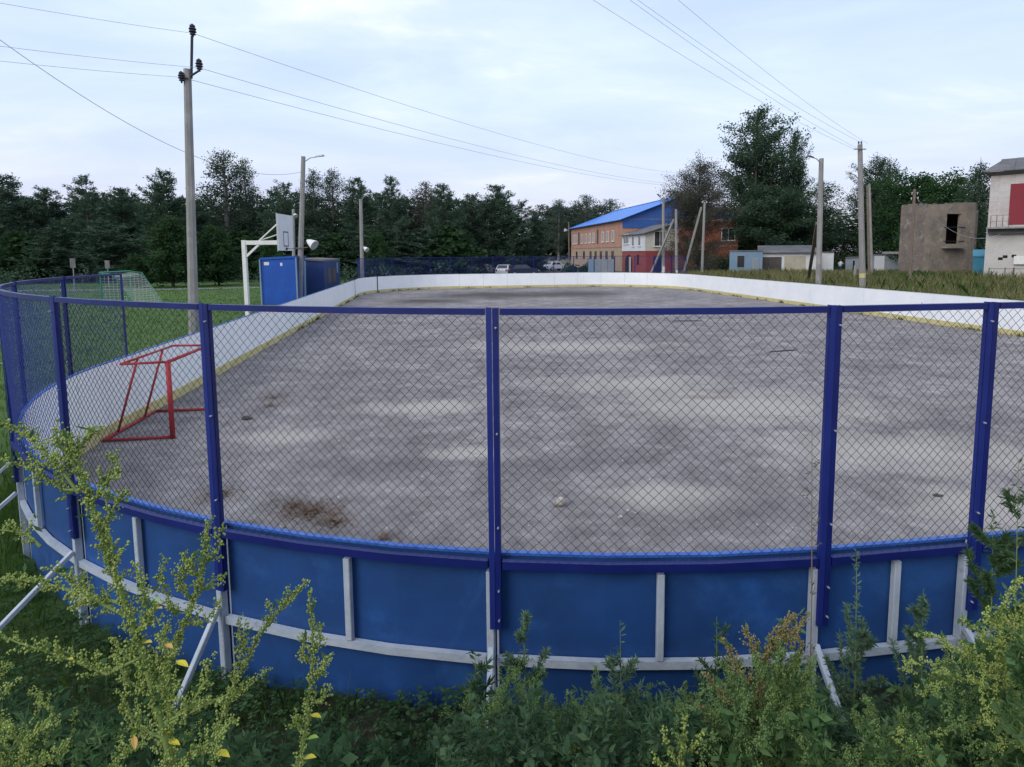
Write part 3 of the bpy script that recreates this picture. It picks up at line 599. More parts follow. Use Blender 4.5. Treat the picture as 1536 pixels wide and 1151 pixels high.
# porch
P0 = A0 - ax * 10.6                                           # near left corner of the porch
porch = wthing('porch_building', 'two-storey porch with white siding above dark red ground floor and arches', 'building', P0)
Q = lambda a, c, z: P0 + ax * a + cx * c + Vector((0, 0, z))
Lp, Wp = 10.4, 4.0
def prism(c0, c1, z0a, z1a, z1b, mname, nm, a0=0.0, a1=Lp):
    m_ = MB(); m_.hexa([Q(a0, c0, z0a), Q(a0, c1, z0a), Q(a1, c1, z0a), Q(a1, c0, z0a), Q(a0, c0, z1a), Q(a0, c1, z1b), Q(a1, c1, z1b), Q(a1, c0, z1a)]); return m_.build(nm, mname, porch)
prism(0, Wp, 0, 3.15, 3.15, 'painted_red', 'ground_floor'); prism(-0.05, Wp + 0.05, 3.15, 5.55, 6.75, 'cream', 'upper_floor', 0.0, Lp)
m_ = MB(); slab(m_, Q(Lp - 0.02, -0.06, 0), -ax, 0, Lp - 0.05, 3.15, 5.5, 0.002, 0.04); m_.build('siding', 'siding', porch)
for k in range(6):
    c0 = -0.5 + k * 0.85; r0 = 5.6 + (c0) * 0.3; r1 = 5.6 + (c0 + 0.84) * 0.3
    m_ = MB(); m_.hexa([Q(-0.5, c0, r0), Q(-0.5, c0 + 0.84, r1), Q(Lp, c0 + 0.84, r1), Q(Lp, c0, r0), Q(-0.5, c0, r0 + 0.1), Q(-0.5, c0 + 0.84, r1 + 0.1), Q(Lp, c0 + 0.84, r1 + 0.1), Q(Lp, c0, r0 + 0.1)]); m_.build('roof_sheet', 'roof_grey', porch)
for a, w_ in ((9.6, 2.6), (5.6, 1.1), (2.8, 1.1)): window(porch, Q(a, -0.11, 0), -ax, w_, 1.5, 4.0 - (0.15 if w_ < 2 else -0.2), mull=1 if w_ > 2 else 0)
window(porch, Q(-0.06, 1.15, 0), cx, 1.7, 2.1, 3.75)
def arch(o, ux, w_, h_, nm='arched_door', m='arch_blue'):
    n = Vector((ux.y, -ux.x, 0)); pts = [(0, 0), (w_, 0)] + [(w_ / 2 + w_ / 2 * math.cos(t), h_ - w_ * 0.3 + w_ * 0.3 * math.sin(t)) for t in np.linspace(0, math.pi, 9)]
    m_ = MB(); k = len(pts); V_ = [o + ux * a + Vector((0, 0, b)) + n * d for d in (-0.05, 0.05) for a, b in pts]
    m_.add(V_, [tuple(range(k, 2 * k)), tuple(range(k - 1, -1, -1))] + [(i, (i + 1) % k, (i + 1) % k + k, i + k) for i in range(k)]); return m_.build(nm, m, porch)
arch(Q(8.9, 0, 0), -ax, 3.2, 2.6, m='void'); arch(Q(-0.0, 1.1, 0), cx, 1.6, 2.5)
m_ = MB(); slab(m_, Q(3.6, 0, 0), -ax, 0, 0.9, 1.2, 2.6, -0.03, 0.04); m_.build('narrow_window', 'void', porch)
m_ = MB(); m_.box(0, 0.25, 0, 0.25, 0, 2.3); o_ = m_.build('white_pillar', 'cream', porch); o_.location = Q(6.0, -0.35, 0)
# grey sheet metal gate left of the porch
def sheet_box(name, label, cat, corners, h, m, roofm=None, ribs=0, over=0.12):
    c = [Vector((*p, 0)) for p in corners]; r = wthing(name, label, cat, c[0]); mb = MB()
    mb.hexa([*c, *[p + Vector((0, 0, h if not isinstance(h, (list, tuple)) else h[i])) for i, p in enumerate(c)]]); mb.build('wall', m, r)
    if roofm:
        ctr_ = sum(c, Vector()) / 4; mb = MB(); hs = h if isinstance(h, (list, tuple)) else [h] * 4
        q = [p + (p - ctr_).normalized() * over + Vector((0, 0, hs[i] + 0.004)) for i, p in enumerate(c)]
        mb.hexa([*q, *[p + Vector((0, 0, 0.12)) for p in q]]); mb.build('roof', roofm, r)
    return r
def quad(o, ux, wid, dep):            # footprint from near-left corner, facing us
    a = Vector((o.x, o.y, 0)); n = -(a + ux * 0.3).normalized(); return [tuple(p.xy) for p in (a, a + ux * wid, a + ux * wid - n * dep, a - n * dep)]
X_ = Vector((1, 0, 0))
gt = wthing('sheet_metal_gate', 'grey sheet metal gate left of the red porch', 'gate', px(882, 101))
wg = (px(921, 101) - px(882, 101)).length
for k in range(4):
    mb = MB(); slab(mb, px(882, 101), X_, k * wg / 4 + 0.02, (k + 1) * wg / 4 - 0.02, 0.05, 2.0, -0.03, 0.03); mb.build('gate_panel', 'blue_grey' if k == 0 else 'grey_sheet', gt)
for k in range(5):
    mb = MB(); mb.beam(px(882, 101.1) + X_ * (k * wg / 4), px(882, 101.1) + X_ * (k * wg / 4) + Vector((0, 0, 2.2)), 0.1); mb.build('post', 'dark_metal', gt)
# --- kiosk and garages on the right
kio = sheet_box('kiosk', 'blue grey kiosk with a window and a door beside the red brick gable', 'kiosk', quad(px(1094, 84), X_, 4.05, 5), 3.0, 'blue_grey', 'roof_grey')
o = px(1094, 84); window(kio, o + X_ * 0.85, X_, 1.05, 1.6, 0.95, frame='grey_sheet', sill=False, mull=0)
mb = MB(); slab(mb, o + X_ * 2.75, X_, 0, 0.85, 0.1, 2.2, -0.03, 0.05); mb.build('door', 'grey_sheet', kio)
g1 = px(1139, 88.5); wgar = (px(1224, 88.5) - g1).length
gar = sheet_box('garage_row', 'row of white garages under one dark roof behind the tall grass', 'garage', quad(g1, X_, wgar, 9), [2.75, 2.75, 3.7, 3.7], 'garage_white', 'roof_grey', over=0.5)
for u0, u1, mm, h in ((1140, 1172, 'garage_brown', 2.25), (1176, 1208, 'garage_beige', 2.35)):
    a = px(u0, 88.5); w_ = (px(u1, 88.5) - a).length
    for k in range(2): mb = MB(); slab(mb, a, X_, k * w_ / 2 + 0.02, (k + 1) * w_ / 2 - 0.02, 0.1, h, -0.03, 0.06); mb.build('garage_door', mm, gar)
sheet_box('garage', 'separate plain white garage box with flat dark roof, behind leaning strut', 'garage', quad(px(1226, 92), X_, (px(1250, 92) - px(1226, 92)).length, 6), 2.75, 'garage_white', 'roof_grey')
sh = sheet_box('metal_shed', 'small grey sheet metal shed with a dark door slit', 'shed', quad(px(1268, 97), X_, (px(1291, 97) - px(1268, 97)).length, 5), [1.9, 2.05, 2.05, 1.9], 'grey_sheet', 'roof_grey')
mb = MB(); slab(mb, px(1279, 97), X_, 0, 0.25, 0.1, 1.6, 0, 0.04); mb.build('door', 'void', sh)
sh = sheet_box('metal_shed', 'pale metal garage with a light blue door left of the ruin', 'shed', quad(px(1306, 99), X_, (px(1348, 99) - px(1306, 99)).length, 5), 2.35, 'grey_sheet', 'roof_grey')
a = px(1311, 99)
mb = MB(); slab(mb, a, X_, 0, (px(1326, 99) - a).length, 0.1, 2.2, 0, 0.06); mb.build('door', 'siding', sh)
# --- brick ruin
Yr = 76.0; c0 = px(1347, Yr); c1 = px(1384, Yr - 3.0); c2 = px(1458, Yr - 1.0)
ruin = wthing('ruined_brick_block', 'weathered flat-topped brick ruin with one empty upper window opening', 'ruin', c1)
def wallpart(p, q, h0, h1, mname, nm, th=0.35, holes=None):
    d = (q - p).normalized(); n = Vector((d.y, -d.x, 0)); L_ = (q - p).length; hh = lambda t: h0 + (h1 - h0) * t / L_
    xs_ = sorted({0, L_, *[h[0] for h in holes or []], *[h[1] for h in holes or []]}); mb = MB()
    def blk(a, b, za, zb, ta, tb):
        P = lambda t, o_, z: p + d * t + n * o_ + Vector((0, 0, z))
        mb.hexa([P(a, 0, za), P(b, 0, zb), P(b, -th, zb), P(a, -th, za), P(a, 0, ta), P(b, 0, tb), P(b, -th, tb), P(a, -th, ta)])
    for a, b in zip(xs_[:-1], xs_[1:]):
        h = next((h for h in holes or [] if h[0] <= a + 1e-6 and h[1] >= b - 1e-6), None)
        if h: blk(a, b, 0, 0, h[2], h[2]); blk(a, b, h[3], h[3], hh(a), hh(b))
        else: blk(a, b, 0, 0, hh(a), hh(b))
    return mb.build(nm, mname, ruin)
tz = lambda u, v, y: atf(u, v, y).z
wallpart(c0, c1, tz(1347, 309, Yr), tz(1384, 308, Yr - 3), 'brick_ruin', 'side_wall')
L2 = (c2 - c1).length; wx0, wx1 = usolve(c1, (c2 - c1).normalized(), 1419), usolve(c1, (c2 - c1).normalized(), 1440)
wallpart(c1, c2, tz(1384, 308, Yr - 3), tz(1456, 304, Yr - 1), 'plaster_ruin', 'front_wall', holes=[(wx0, wx1, tz(1420, 366, Yr - 2), tz(1420, 321, Yr - 2))])
back = Vector((4.4, 6.0, 0)); wallpart(c2, c2 + back, tz(1456, 304, Yr - 1), 7.6, 'brick_ruin', 'side_wall'); wallpart(c0 + back, c0, 7.2, tz(1347, 309, Yr), 'brick_ruin', 'side_wall'); wallpart(c2 + back, c0 + back, 7.6, 7.2, 'brick_ruin', 'back_wall')
d = (c2 - c1).normalized(); n = Vector((d.y, -d.x, 0))
mb = MB(); mb.hexa([*(c1 + d * t + n * o_ + Vector((0, 0, 2.6)) for t, o_ in ((0.2, -0.36), (L2 - 0.2, -0.36), (L2 - 0.2, -5.6), (0.2, -5.6))), *(c1 + d * t + n * o_ + Vector((0, 0, 2.85)) for t, o_ in ((0.2, -0.36), (L2 - 0.2, -0.36), (L2 - 0.2, -5.6), (0.2, -5.6)))]); mb.build('floor_slab', 'concrete', ruin)
poly = [c0, c1, c2, c2 + back, c0 + back]; ctr_ = sum(poly, Vector()) / 5; zt = tz(1420, 321, Yr - 2) + 0.15
ins = [p_ + (ctr_ - p_).normalized() * 0.42 for p_ in poly]
mb = MB(); mb.add([p_ + Vector((0, 0, z_)) for z_ in (zt, zt + 0.25) for p_ in ins], [(4, 3, 2, 1, 0), (5, 6, 7, 8, 9)] + [(i, (i + 1) % 5, (i + 1) % 5 + 5, i + 5) for i in range(5)]); mb.build('shade_slab', 'concrete', ruin)  # unseen slab added to keep daylight out, so the window opening stays dark
zs = tz(1420, 371, Yr - 2); mb = MB(); slab(mb, c1, d, wx0 - 0.5, wx1 + 0.3, zs - 0.12, zs + 0.08, 0.003, 0.6); mb.build('ledge', 'concrete', ruin)
# ragged coping bricks along the top
for wall_, (p, q, h0, h1) in enumerate(((c0, c1, tz(1347, 309, Yr), tz(1384, 308, Yr - 3)), (c1, c2, tz(1384, 308, Yr - 3), tz(1456, 304, Yr - 1)))):
    L_ = (q - p).length; t = 0.05
    while t < L_ - 0.6:
        w_ = random.uniform(0.25, 0.6); hh = h0 + (h1 - h0) * t / L_
        mb = MB(); slab(mb, p, (q - p).normalized(), t, t + w_, hh - 0.3 * abs(h1 - h0) / L_ - 0.02, hh + random.choice((0.05, 0.09, 0.14, 0.2)), -0.33, -0.02); mb.build('coping_brick', 'brick_ruin', ruin); t += w_ + random.uniform(0.02, 0.3)
for z_ in (tz(1420, 341, Yr - 2), tz(1420, 362, Yr - 2)):
    mb = MB(); mb.beam(c1 + d * (wx0 - 0.3) + n * 0.04 + Vector((0, 0, z_)), c1 + d * (wx1 + 0.6) + n * 0.04 + Vector((0, 0, z_)), 0.06); mb.build('iron_bar', 'dark_metal', ruin)
# --- white brick building at the right edge
Yw = 66.0; w0 = px(1477, Yw); wd = Vector((0.76, -0.65, 0)).normalized(); wn = Vector((wd.y, -wd.x, 0)); wl = 13.0
ze = tz(1480, 264, Yw)
wh = wthing('white_brick_building', 'old whitewashed brick building with grey roof and big red upper door', 'building', w0)
def WB(t, o_, z): return w0 + wd * t + wn * o_ + Vector((0, 0, z))
zm = tz(1480, 341, Yw)
mb = MB(); mb.hexa([WB(0, 0, zm), WB(wl, 0, zm), WB(wl, -9, zm), WB(0, -9, zm), WB(0, 0, ze), WB(wl, 0, ze), WB(wl, -9, ze), WB(0, -9, ze)]); mb.build('upper_wall', 'brick_white', wh)
mb = MB(); mb.hexa([WB(-0.05, 0.12, 0), WB(wl, 0.12, 0), WB(wl, -9, 0), WB(-0.05, -9, 0), WB(-0.05, 0.05, zm - 0.003), WB(wl, 0.05, zm - 0.003), WB(wl, -9, zm - 0.003), WB(-0.05, -9, zm - 0.003)]); mb.build('lower_wall', 'plaster', wh)
mb = MB(); mb.hexa([WB(-0.1, 0.12, ze), WB(wl, 0.12, ze), WB(wl, -9.1, ze), WB(-0.1, -9.1, ze), WB(-0.5, 0.7, ze + 0.3), WB(wl, 0.7, ze + 0.3), WB(wl, -9.1, ze + 0.3), WB(-0.5, -9.1, ze + 0.3)]); mb.build('eave_board', 'roof_grey', wh)
zr = tz(1498, 238, Yw)
for k in range(12):
    a, b = -0.55 + k * 1.15, -0.55 + (k + 1) * 1.15 - 0.02; a2 = max(a, 0.75) if k else 0.75
    mb = MB(); mb.hexa([WB(a, 0.75, ze + 0.31), WB(b, 0.75, ze + 0.31), WB(b, -2.2, zr + 0.02 * k), WB(a2 if k == 0 else a, -2.2, zr + 0.02 * k), WB(a, 0.75, ze + 0.4), WB(b, 0.75, ze + 0.4), WB(b, -2.2, zr + 0.1 + 0.02 * k), WB(a2 if k == 0 else a, -2.2, zr + 0.1 + 0.02 * k)]); mb.build('roof_sheet', 'roof_grey', wh)
    mb = MB(); mb.hexa([WB(a + (1.3 if k == 0 else 0), -2.205, zr + 0.02 * k), WB(b, -2.205, zr + 0.02 * k), WB(b, -9.6, ze + 0.3), WB(a + (1.3 if k == 0 else 0), -9.6, ze + 0.3), WB(a + (1.3 if k == 0 else 0), -2.205, zr + 0.09 + 0.02 * k), WB(b, -2.205, zr + 0.09 + 0.02 * k), WB(b, -9.6, ze + 0.4), WB(a + (1.3 if k == 0 else 0), -9.6, ze + 0.4)]); mb.build('roof_sheet', 'roof_grey', wh)
dt = usolve(w0, wd, 1511)
mb = MB(); slab(mb, w0, wd, dt, dt + 5.5, tz(1511, 338, Yw), tz(1511, 278, Yw), -0.05, 0.06); mb.build('red_door', 'door_red', wh)
bz = tz(1480, 342, Yw)
mb = MB(); slab(mb, w0, wd, 0.0, 9.0, bz - 0.14, bz + 0.02, 0.125, 1.25); mb.build('balcony_slab', 'concrete', wh)
mb = MB(); slab(mb, w0, wd, 0.1, 9.0, bz - 0.6, bz - 0.15, 0.125, 0.5); mb.build('balcony_bracket', 'roof_grey', wh)
mb = MB()
for t in np.linspace(0.3, dt + 0.1, 4): mb.beam(WB(t, 1.15, bz), WB(t, 1.15, bz + 1.1), 0.04)
for h in (0.55, 1.1): mb.beam(WB(0.3, 1.15, bz + h), WB(dt + 0.1, 1.15, bz + h), 0.03)
mb.build('balcony_railing', 'wood_old', wh)
mb = MB(); slab(mb, w0, wd, usolve(w0, wd, 1524), usolve(w0, wd, 1524) + 1.3, tz(1524, 396, Yw), tz(1524, 384, Yw), 0.06, 0.35); mb.build('meter_box', 'bright_white', wh)
for u0, v0 in ((1500, 388), (1507, 385), (1520, 384)):
    mb = MB(); slab(mb, w0, wd, usolve(w0, wd, u0), usolve(w0, wd, u0) + 0.35, tz(u0, v0 + 2, Yw), tz(u0, v0 - 2, Yw), 0.02, 0.115); mb.build('wall_hole', 'void', wh)
tb = sheet_box('outhouse', 'bright blue wooden outhouse between the ruin and the white building', 'outhouse', quad(px(1459, 72), X_, (px(1476, 72) - px(1459, 72)).length, 1.4), [2.25, 2.25, 2.9, 2.9], 'teal', 'teal', over=0.1)
fnc = wthing('rail_fence', 'low dark iron rail fence in front of the white building', 'fence', px(1485, 63))
for u in (1484, 1508, 1521, 1545, 1570):
    mb = MB(); mb.beam(px(u, 63), px(u, 63) + Vector((0, 0, 1.35)), 0.1 if u == 1521 else 0.06); mb.build('post', 'wood_old', fnc)
mb = MB(); mb.beam(px(1484, 63) + Vector((0, 0, 1.25)), px(1570, 63) + Vector((0, 0, 1.2)), 0.05); mb.build('rail', 'wood_old', fnc)
# --- player shelters behind the left board
def lbox(name, label, a0, a1, b0, b1, h0, h1, m, roofm='roof_grey'):
    c = [l2w(a0, b0), l2w(a1, b0), l2w(a1, b1), l2w(a0, b1)]
    return sheet_box(name, label, 'shelter', [tuple(p.xy) for p in c], [h0, h1, h1, h0], m, roofm, over=0.08)
s1 = lbox('players_shelter', 'bright blue box shelter beside the basketball hoop and light pole', -4.62, -2.70, 35.0, 37.8, 2.66, 2.76, 'shed_blue', 'shed_blue')
for a, z_, w_ in ((-4.45, 2.35, 0.28), (-3.55, 2.3, 0.12)):
    mb = MB(); slab(mb, l2w(a, 35.0), Vector((cy_, sy_, 0)), 0, w_, z_, z_ + 0.18, 0.0, 0.01); mb.build('white_sticker', 'bright_white', s1)
for a_, h_ in ((-4.67, 2.68), (-2.65, 2.78)): MB().beam(l2w(a_, 34.95, 0), l2w(a_, 34.95, h_), 0.07).build('corner_trim', 'blue_grey', s1)
s2 = lbox('players_shelter', 'dark blue open-sided shelter with a flat roof behind the left board', -3.2, -1.7, 38.6, 45.6, 2.6, 2.5, 'shed_dark')
mb = MB(); slab(mb, l2w(-1.7, 43.9), Vector((-sy_, cy_, 0)), 0, 0.5, 1.6, 2.35, 0.0, 0.03); mb.build('pale_notice', 'blue_grey', s2)
for b_ in (40.0, 42.0): mb = MB(); slab(mb, l2w(-1.7, b_), Vector((-sy_, cy_, 0)), 0, 1.3, 1.0, 2.0, 0.0, 0.02); mb.build('opening', 'garage_brown', s2)
# ================================================================== SPORTS GEAR
# basketball hoop
hp = onz(372, 476, 0.02); hoop = thing('basketball_hoop', 'white steel basketball stand with square backboard seen from the side', 'basketball hoop', hp)
mb = MB(); mb.box(-0.09, 0.09, -0.09, 0.09, -0.1, 3.62); mb.build('post', 'bright_white', hoop, bevel=0.01)
mb = MB(); mb.box(0.092, 1.72, -0.08, 0.08, 3.40, 3.60); mb.build('arm', 'bright_white', hoop, bevel=0.01)
mb = MB(); mb.beam((0.07, 0, 2.85), (0.75, 0, 3.46), 0.1); mb.build('brace', 'bright_white', hoop)
for dy in (-0.35, 0.45): mb = MB(); mb.beam((0.72, 0, 3.6), (1.74, dy, 4.35 if dy < 0 else 4.0), 0.05); mb.build('strut', 'bright_white', hoop)
mb = MB(); mb.box(1.75, 1.80, -0.45, 1.35, 3.12, 4.82); bb = mb.build('backboard', 'siding', hoop, bevel=0.01)
mb = MB()
for y0, y1, z0, z1 in ((0.15, 0.75, 3.32, 3.37), (0.15, 0.75, 3.98, 4.03), (0.15, 0.20, 3.37, 3.98), (0.70, 0.75, 3.37, 3.98)): mb.box(1.801, 1.806, y0, y1, z0, z1)
mb.build('target_square', 'dark_metal', bb)
mb = MB(); mb.box(1.742, 1.752, -0.47, -0.44, 3.08, 4.86); mb.build('edge_trim', 'bright_white', bb)
mb = MB(); mb.tube([(2.05 + 0.22 * math.cos(t), 0.45 + 0.22 * math.sin(t), 3.22) for t in np.linspace(0, 2 * math.pi, 17)], 0.01, 5); mb.box(1.80, 1.84, 0.37, 0.53, 3.17, 3.27); mb.build('rim', 'dark_metal', hoop)
# green football goal with net
gl = thing('football_goal', 'green football goal with a loose white net on the lawn', 'goal', (-23.9, 34.6, 0.03), 0.08)
for y_ in (0, 3.0): mb = MB(); mb.tube([(0, y_, -0.05), (0, y_, 2.0)], 0.045, 8); mb.build('post', 'goal_green', gl)
mb = MB(); mb.tube([(0, -0.045, 2.0), (0, 3.045, 2.0)], 0.045, 8); mb.build('crossbar', 'goal_green', gl)
for y_ in (0, 3.0): mb = MB(); mb.tube([(0.04, y_, 1.98), (0.7, y_, 1.9), (1.7, y_, 0.02)], 0.025, 6); mb.build('side_tube', 'goal_green', gl)
mb = MB(); r_ = 0.006
def netp(s, t):                       # back sheet, s along the goal, t from the bar down to the ground
    x = 0.62 * min(t / 0.3, 1) if t < 0.3 else 0.62 + 1.2 * ((t - 0.3) / 0.7) ** 0.9
    z = 1.95 - 0.16 * min(t / 0.3, 1) - (1.72 * ((t - 0.3) / 0.7) if t > 0.3 else 0); return Vector((x + 0.06 * math.sin(7 * s + 3 * t), 3.0 * s, max(z - 0.12 * math.sin(math.pi * s) * (1 - t), 0.01)))
for k in range(24): mb.tube([netp(k / 23, t) for t in np.linspace(0, 1, 12)], r_, 3, cap=False)
for k in range(20): mb.tube([netp(s, k / 19) for s in np.linspace(0, 1, 12)], r_, 3, cap=False)
for e in (0, 1):
    for k in range(1, 12):
        q = netp(e, 0.3 + 0.7 * k / 12); mb.tube([(0.02, 3.0 * e, q.z), q], r_, 3, cap=False)
    for k in range(1, 8): mb.tube([(0.22 * k, 3.0 * e, 0.02), (0.22 * k, 3.0 * e, 1.9 if k < 4 else max(0.05, 1.9 - (0.22 * k - 0.7) * 1.9))], r_, 3, cap=False)
mb.build('net', 'net', gl)
# red hockey goal against the left board
hg = thing('hockey_goal', 'red steel hockey goal frame without net against the white board', 'goal', l2w(1.10, 7.35, 0), YAW)
def rt(name, pts, r=0.03): return MB().tube(pts, r, 8).build(name, 'red', hg, smooth=True)
for y_ in (0, 1.84): rt('post', [(0, y_, 0), (0, y_, 1.26)], 0.042)
rt('crossbar', [(0, -0.035, 1.26), (0, 1.875, 1.26)], 0.03)
for y_ in (0, 1.84): rt('top_tube', [(-0.03, y_, 1.26), (-0.66, y_ + (0.08 if y_ else -0.08), 1.26)], 0.02); rt('base_tube', [(-0.03, y_, 0.03), (-1.02, y_ + (0.02 if y_ else -0.02), 0.03)], 0.025)
rt('rear_top_tube', [(-0.66, -0.08, 1.26), (-0.66, 1.92, 1.26)], 0.02); rt('rear_base_tube', [(-1.02, -0.02, 0.03), (-1.02, 1.86, 0.03)], 0.025)
for y_ in (0.45, 1.42): rt('rear_strut', [(-0.645, y_, 1.25), (-1.0, y_ - 0.05, 0.05)], 0.02)
# ball
bp_ = onz(841, 759, 0.0); me = bpy.data.meshes.new('ball'); import bmesh
bm = bmesh.new(); bmesh.ops.create_icosphere(bm, subdivisions=3, radius=0.055)
for v_ in bm.verts: v_.co *= 1 + 0.03 * math.sin(v_.co.x * 60) * math.cos(v_.co.y * 55)
for f_ in bm.faces: f_.smooth = True
bm.to_mesh(me); bm.free(); me.materials.append(M['ball']); o = bpy.data.objects.new('ball', me); C.objects.link(o); o.location = (bp_.x, bp_.y, 0.053); tag(o, 'small dirty white ball lying on the asphalt', 'ball')
# debris on the rink
def clod(name, u, v_, sx, sy, sz, m, label, cat, rz=0.0):
    p = onz(u, v_, 0.0); b_ = bmesh.new(); bmesh.ops.create_icosphere(b_, subdivisions=2, radius=1)
    for q in b_.verts:
        k = 1 + random.uniform(-0.22, 0.22); q.co = (q.co.x * sx * k, q.co.y * sy * k, max(q.co.z, -0.3) * sz * k)
    me_ = bpy.data.meshes.new(name); b_.to_mesh(me_); b_.free(); me_.materials.append(M[m]); o_ = bpy.data.objects.new(name, me_); C.objects.link(o_); o_.location = (p.x, p.y, sz * 0.28); o_.rotation_euler = (0, 0, rz); return tag(o_, label, cat)
clod('clod', 370, 629, 0.10, 0.08, 0.05, 'stone_dark', 'dark clod on the asphalt beside the red goal', 'clod')
clod('clod', 1406, 744, 0.06, 0.04, 0.02, 'stone_dark', 'small dark clod on the pale asphalt at right', 'clod')
clod('stone', 930, 776, 0.028, 0.022, 0.018, 'stone', 'small white stone right of the ball', 'stone')
clod('plank', 1175, 527, 0.55, 0.07, 0.03, 'stone_dark', 'dark broken stick lying on the asphalt towards the right board', 'stick', 0.35)
clod('plank', 1030, 482, 0.75, 0.07, 0.03, 'stone_dark', 'thin dark stick on the asphalt below the top rail', 'stick', 0.1)
# grit and chips near the fence
V = []; Fc = []
for k in range(4200):
    y_ = 4.3 + 12 * random.random() ** 1.8; x_ = random.uniform(-0.75 * y_, 0.8 * y_)
    if rink_sd(x_, y_) > -0.1: continue
    r_ = random.uniform(0.004, 0.010) * (1 + (random.random() < 0.05) * 1.2); n0 = len(V); a0 = random.random() * 6
    V += [(x_ + r_ * math.cos(a0 + t) * random.uniform(.7, 1.2), y_ + r_ * math.sin(a0 + t) * random.uniform(.7, 1.2), 0.0005) for t in (0, 2.1, 4.2)] + [(x_, y_, r_ * random.uniform(0.6, 1.1))]
    Fc += [(n0, n0 + 1, n0 + 3), (n0 + 1, n0 + 2, n0 + 3), (n0 + 2, n0, n0 + 3)]
tag(fast('grit', V, Fc, 'stone'), 'scattered pale grit and chips on the rink asphalt near the fence', 'grit', kind='stuff')
def litter(name, spots, label):
    V = []; Fc = []
    for (u, v_, rx, ry, n_) in spots:
        c_ = onz(u, v_, 0)
        for k in range(n_):
            a0 = random.random() * 6.283; q = abs(random.gauss(0, 0.5)); x_, y_ = c_.x + rx * q * math.cos(a0), c_.y + ry * q * math.sin(a0)
            L_ = random.uniform(0.02, 0.07); w_ = random.uniform(0.004, 0.02); t = random.random() * 6.283; n0 = len(V); z_ = 0.004 + random.random() * 0.03
            dx, dy = math.cos(t), math.sin(t)
            V += [(x_ - dy * w_, y_ + dx * w_, z_), (x_ + dy * w_, y_ - dx * w_, z_), (x_ + dx * L_, y_ + dy * L_, z_ + random.uniform(-0.003, 0.03))]; Fc.append((n0, n0 + 1, n0 + 2))
    return tag(fast(name, V, Fc, 'litter'), label, 'litter', kind='stuff')
litter('dry_litter', [(465, 768, 0.42, 0.40, 500), (500, 785, 0.25, 0.25, 200), (440, 760, 0.3, 0.3, 160), (330, 742, 0.3, 0.3, 160), (575, 808, 0.2, 0.15, 60), (410, 597, 0.5, 0.4, 130), (405, 610, 0.3, 0.3, 60)], 'brown patches of dry grass and leaf litter on the asphalt')
# ================================================================== POLES, LAMPS, WIRES
def pole(name, label, base, top, r0, r1, m='concrete', square=True, cat='pole'):
    base, top = Vector(base), Vector(top); root = wthing(name, label, cat, base); mb = MB()
    mb.tube([base - (top - base).normalized() * 0.3, base.lerp(top, 0.5), top], [r0, (r0 + r1) / 2, r1], 8 if not square else 8); mb.build('shaft', m, root); return root
def insulators(root, p, m='dark_metal', s=1.0, nm='insulator'):
    mb = MB()
    for dz, r in ((0, .10), (0.09, .13), (0.18, .13), (0.27, .10)):
        mb.tube([p + Vector((0, 0, dz * s)), p + Vector((0, 0, (dz + 0.055) * s))], [r * s, r * 0.75 * s], 10)
    mb.tube([p - Vector((0, 0, 0.08)), p + Vector((0, 0, 0.36 * s))], 0.035 * s, 6); return mb.build(nm, m, root)
def lamp_arm(root, p, q, m='grey_metal', head=0.55, hm='grey_metal'):
    p, q = Vector(p), Vector(q); mid = p.lerp(q, 0.5) + Vector((0, 0, 0.08)); arm = MB().tube([p, mid, q], 0.03, 6).build('lamp_arm', m, root)
    d = (q - mid).normalized(); e = q + d * head; h = MB(); u = Vector((0, 0, 1)); x = d.cross(u).normalized() * 0.12
    up = x.cross(d).normalized() * 0.09
    h.hexa([q - x * .5, q + x * .5, q + x * .5 + up * .6, q - x * .5 + up * .6, e - x, e + x, e + x * .8 + up, e - x * .8 + up]); h.build('lamp_head', hm, root)
def flood(root, p, d, r=0.28, m='bright_white', L_=0.45):
    d = Vector(d).normalized(); p = Vector(p); o = MB().tube([p, p + d * L_ * 0.3, p + d * L_], [r * 0.25, r * 0.55, r], 14).build('floodlight', m, root); MB().tube([p + d * (L_ + 0.001), p + d * (L_ + 0.02)], r * 0.9, 14).build('lens', 'grey_metal', o); return o
# tall power pole on the left
pb = onz(291, 503, 0.02); yb = pb.y
pt = at(281, 104, yb); P1 = pole('power_pole', 'tall concrete power pole with dark insulators on the left lawn', pb, pt, 0.185, 0.13)
rod0, rod1 = at(287, 118, yb - 0.15), at(288, 54, yb - 0.15); MB().tube([rod0, rod1], 0.045, 6).build('steel_rod', 'dark_metal', P1)
i1 = at(289, 50, yb - 0.15); insulators(P1, i1 - Vector((0, 0, 0.05)))
MB().tube([at(285, 115, yb - 0.17), at(299, 106, yb - 0.17)], 0.035, 6).build('bracket', 'dark_metal', P1); i2 = at(299, 102, yb - 0.17); insulators(P1, i2 - Vector((0, 0, 0.05)))
i3 = at(272, 116, yb - 0.17); insulators(P1, i3 - Vector((0, 0, 0.12)), s=0.9); MB().tube([at(282, 118, yb - 0.17), i3], 0.03, 6).build('bracket', 'dark_metal', P1)
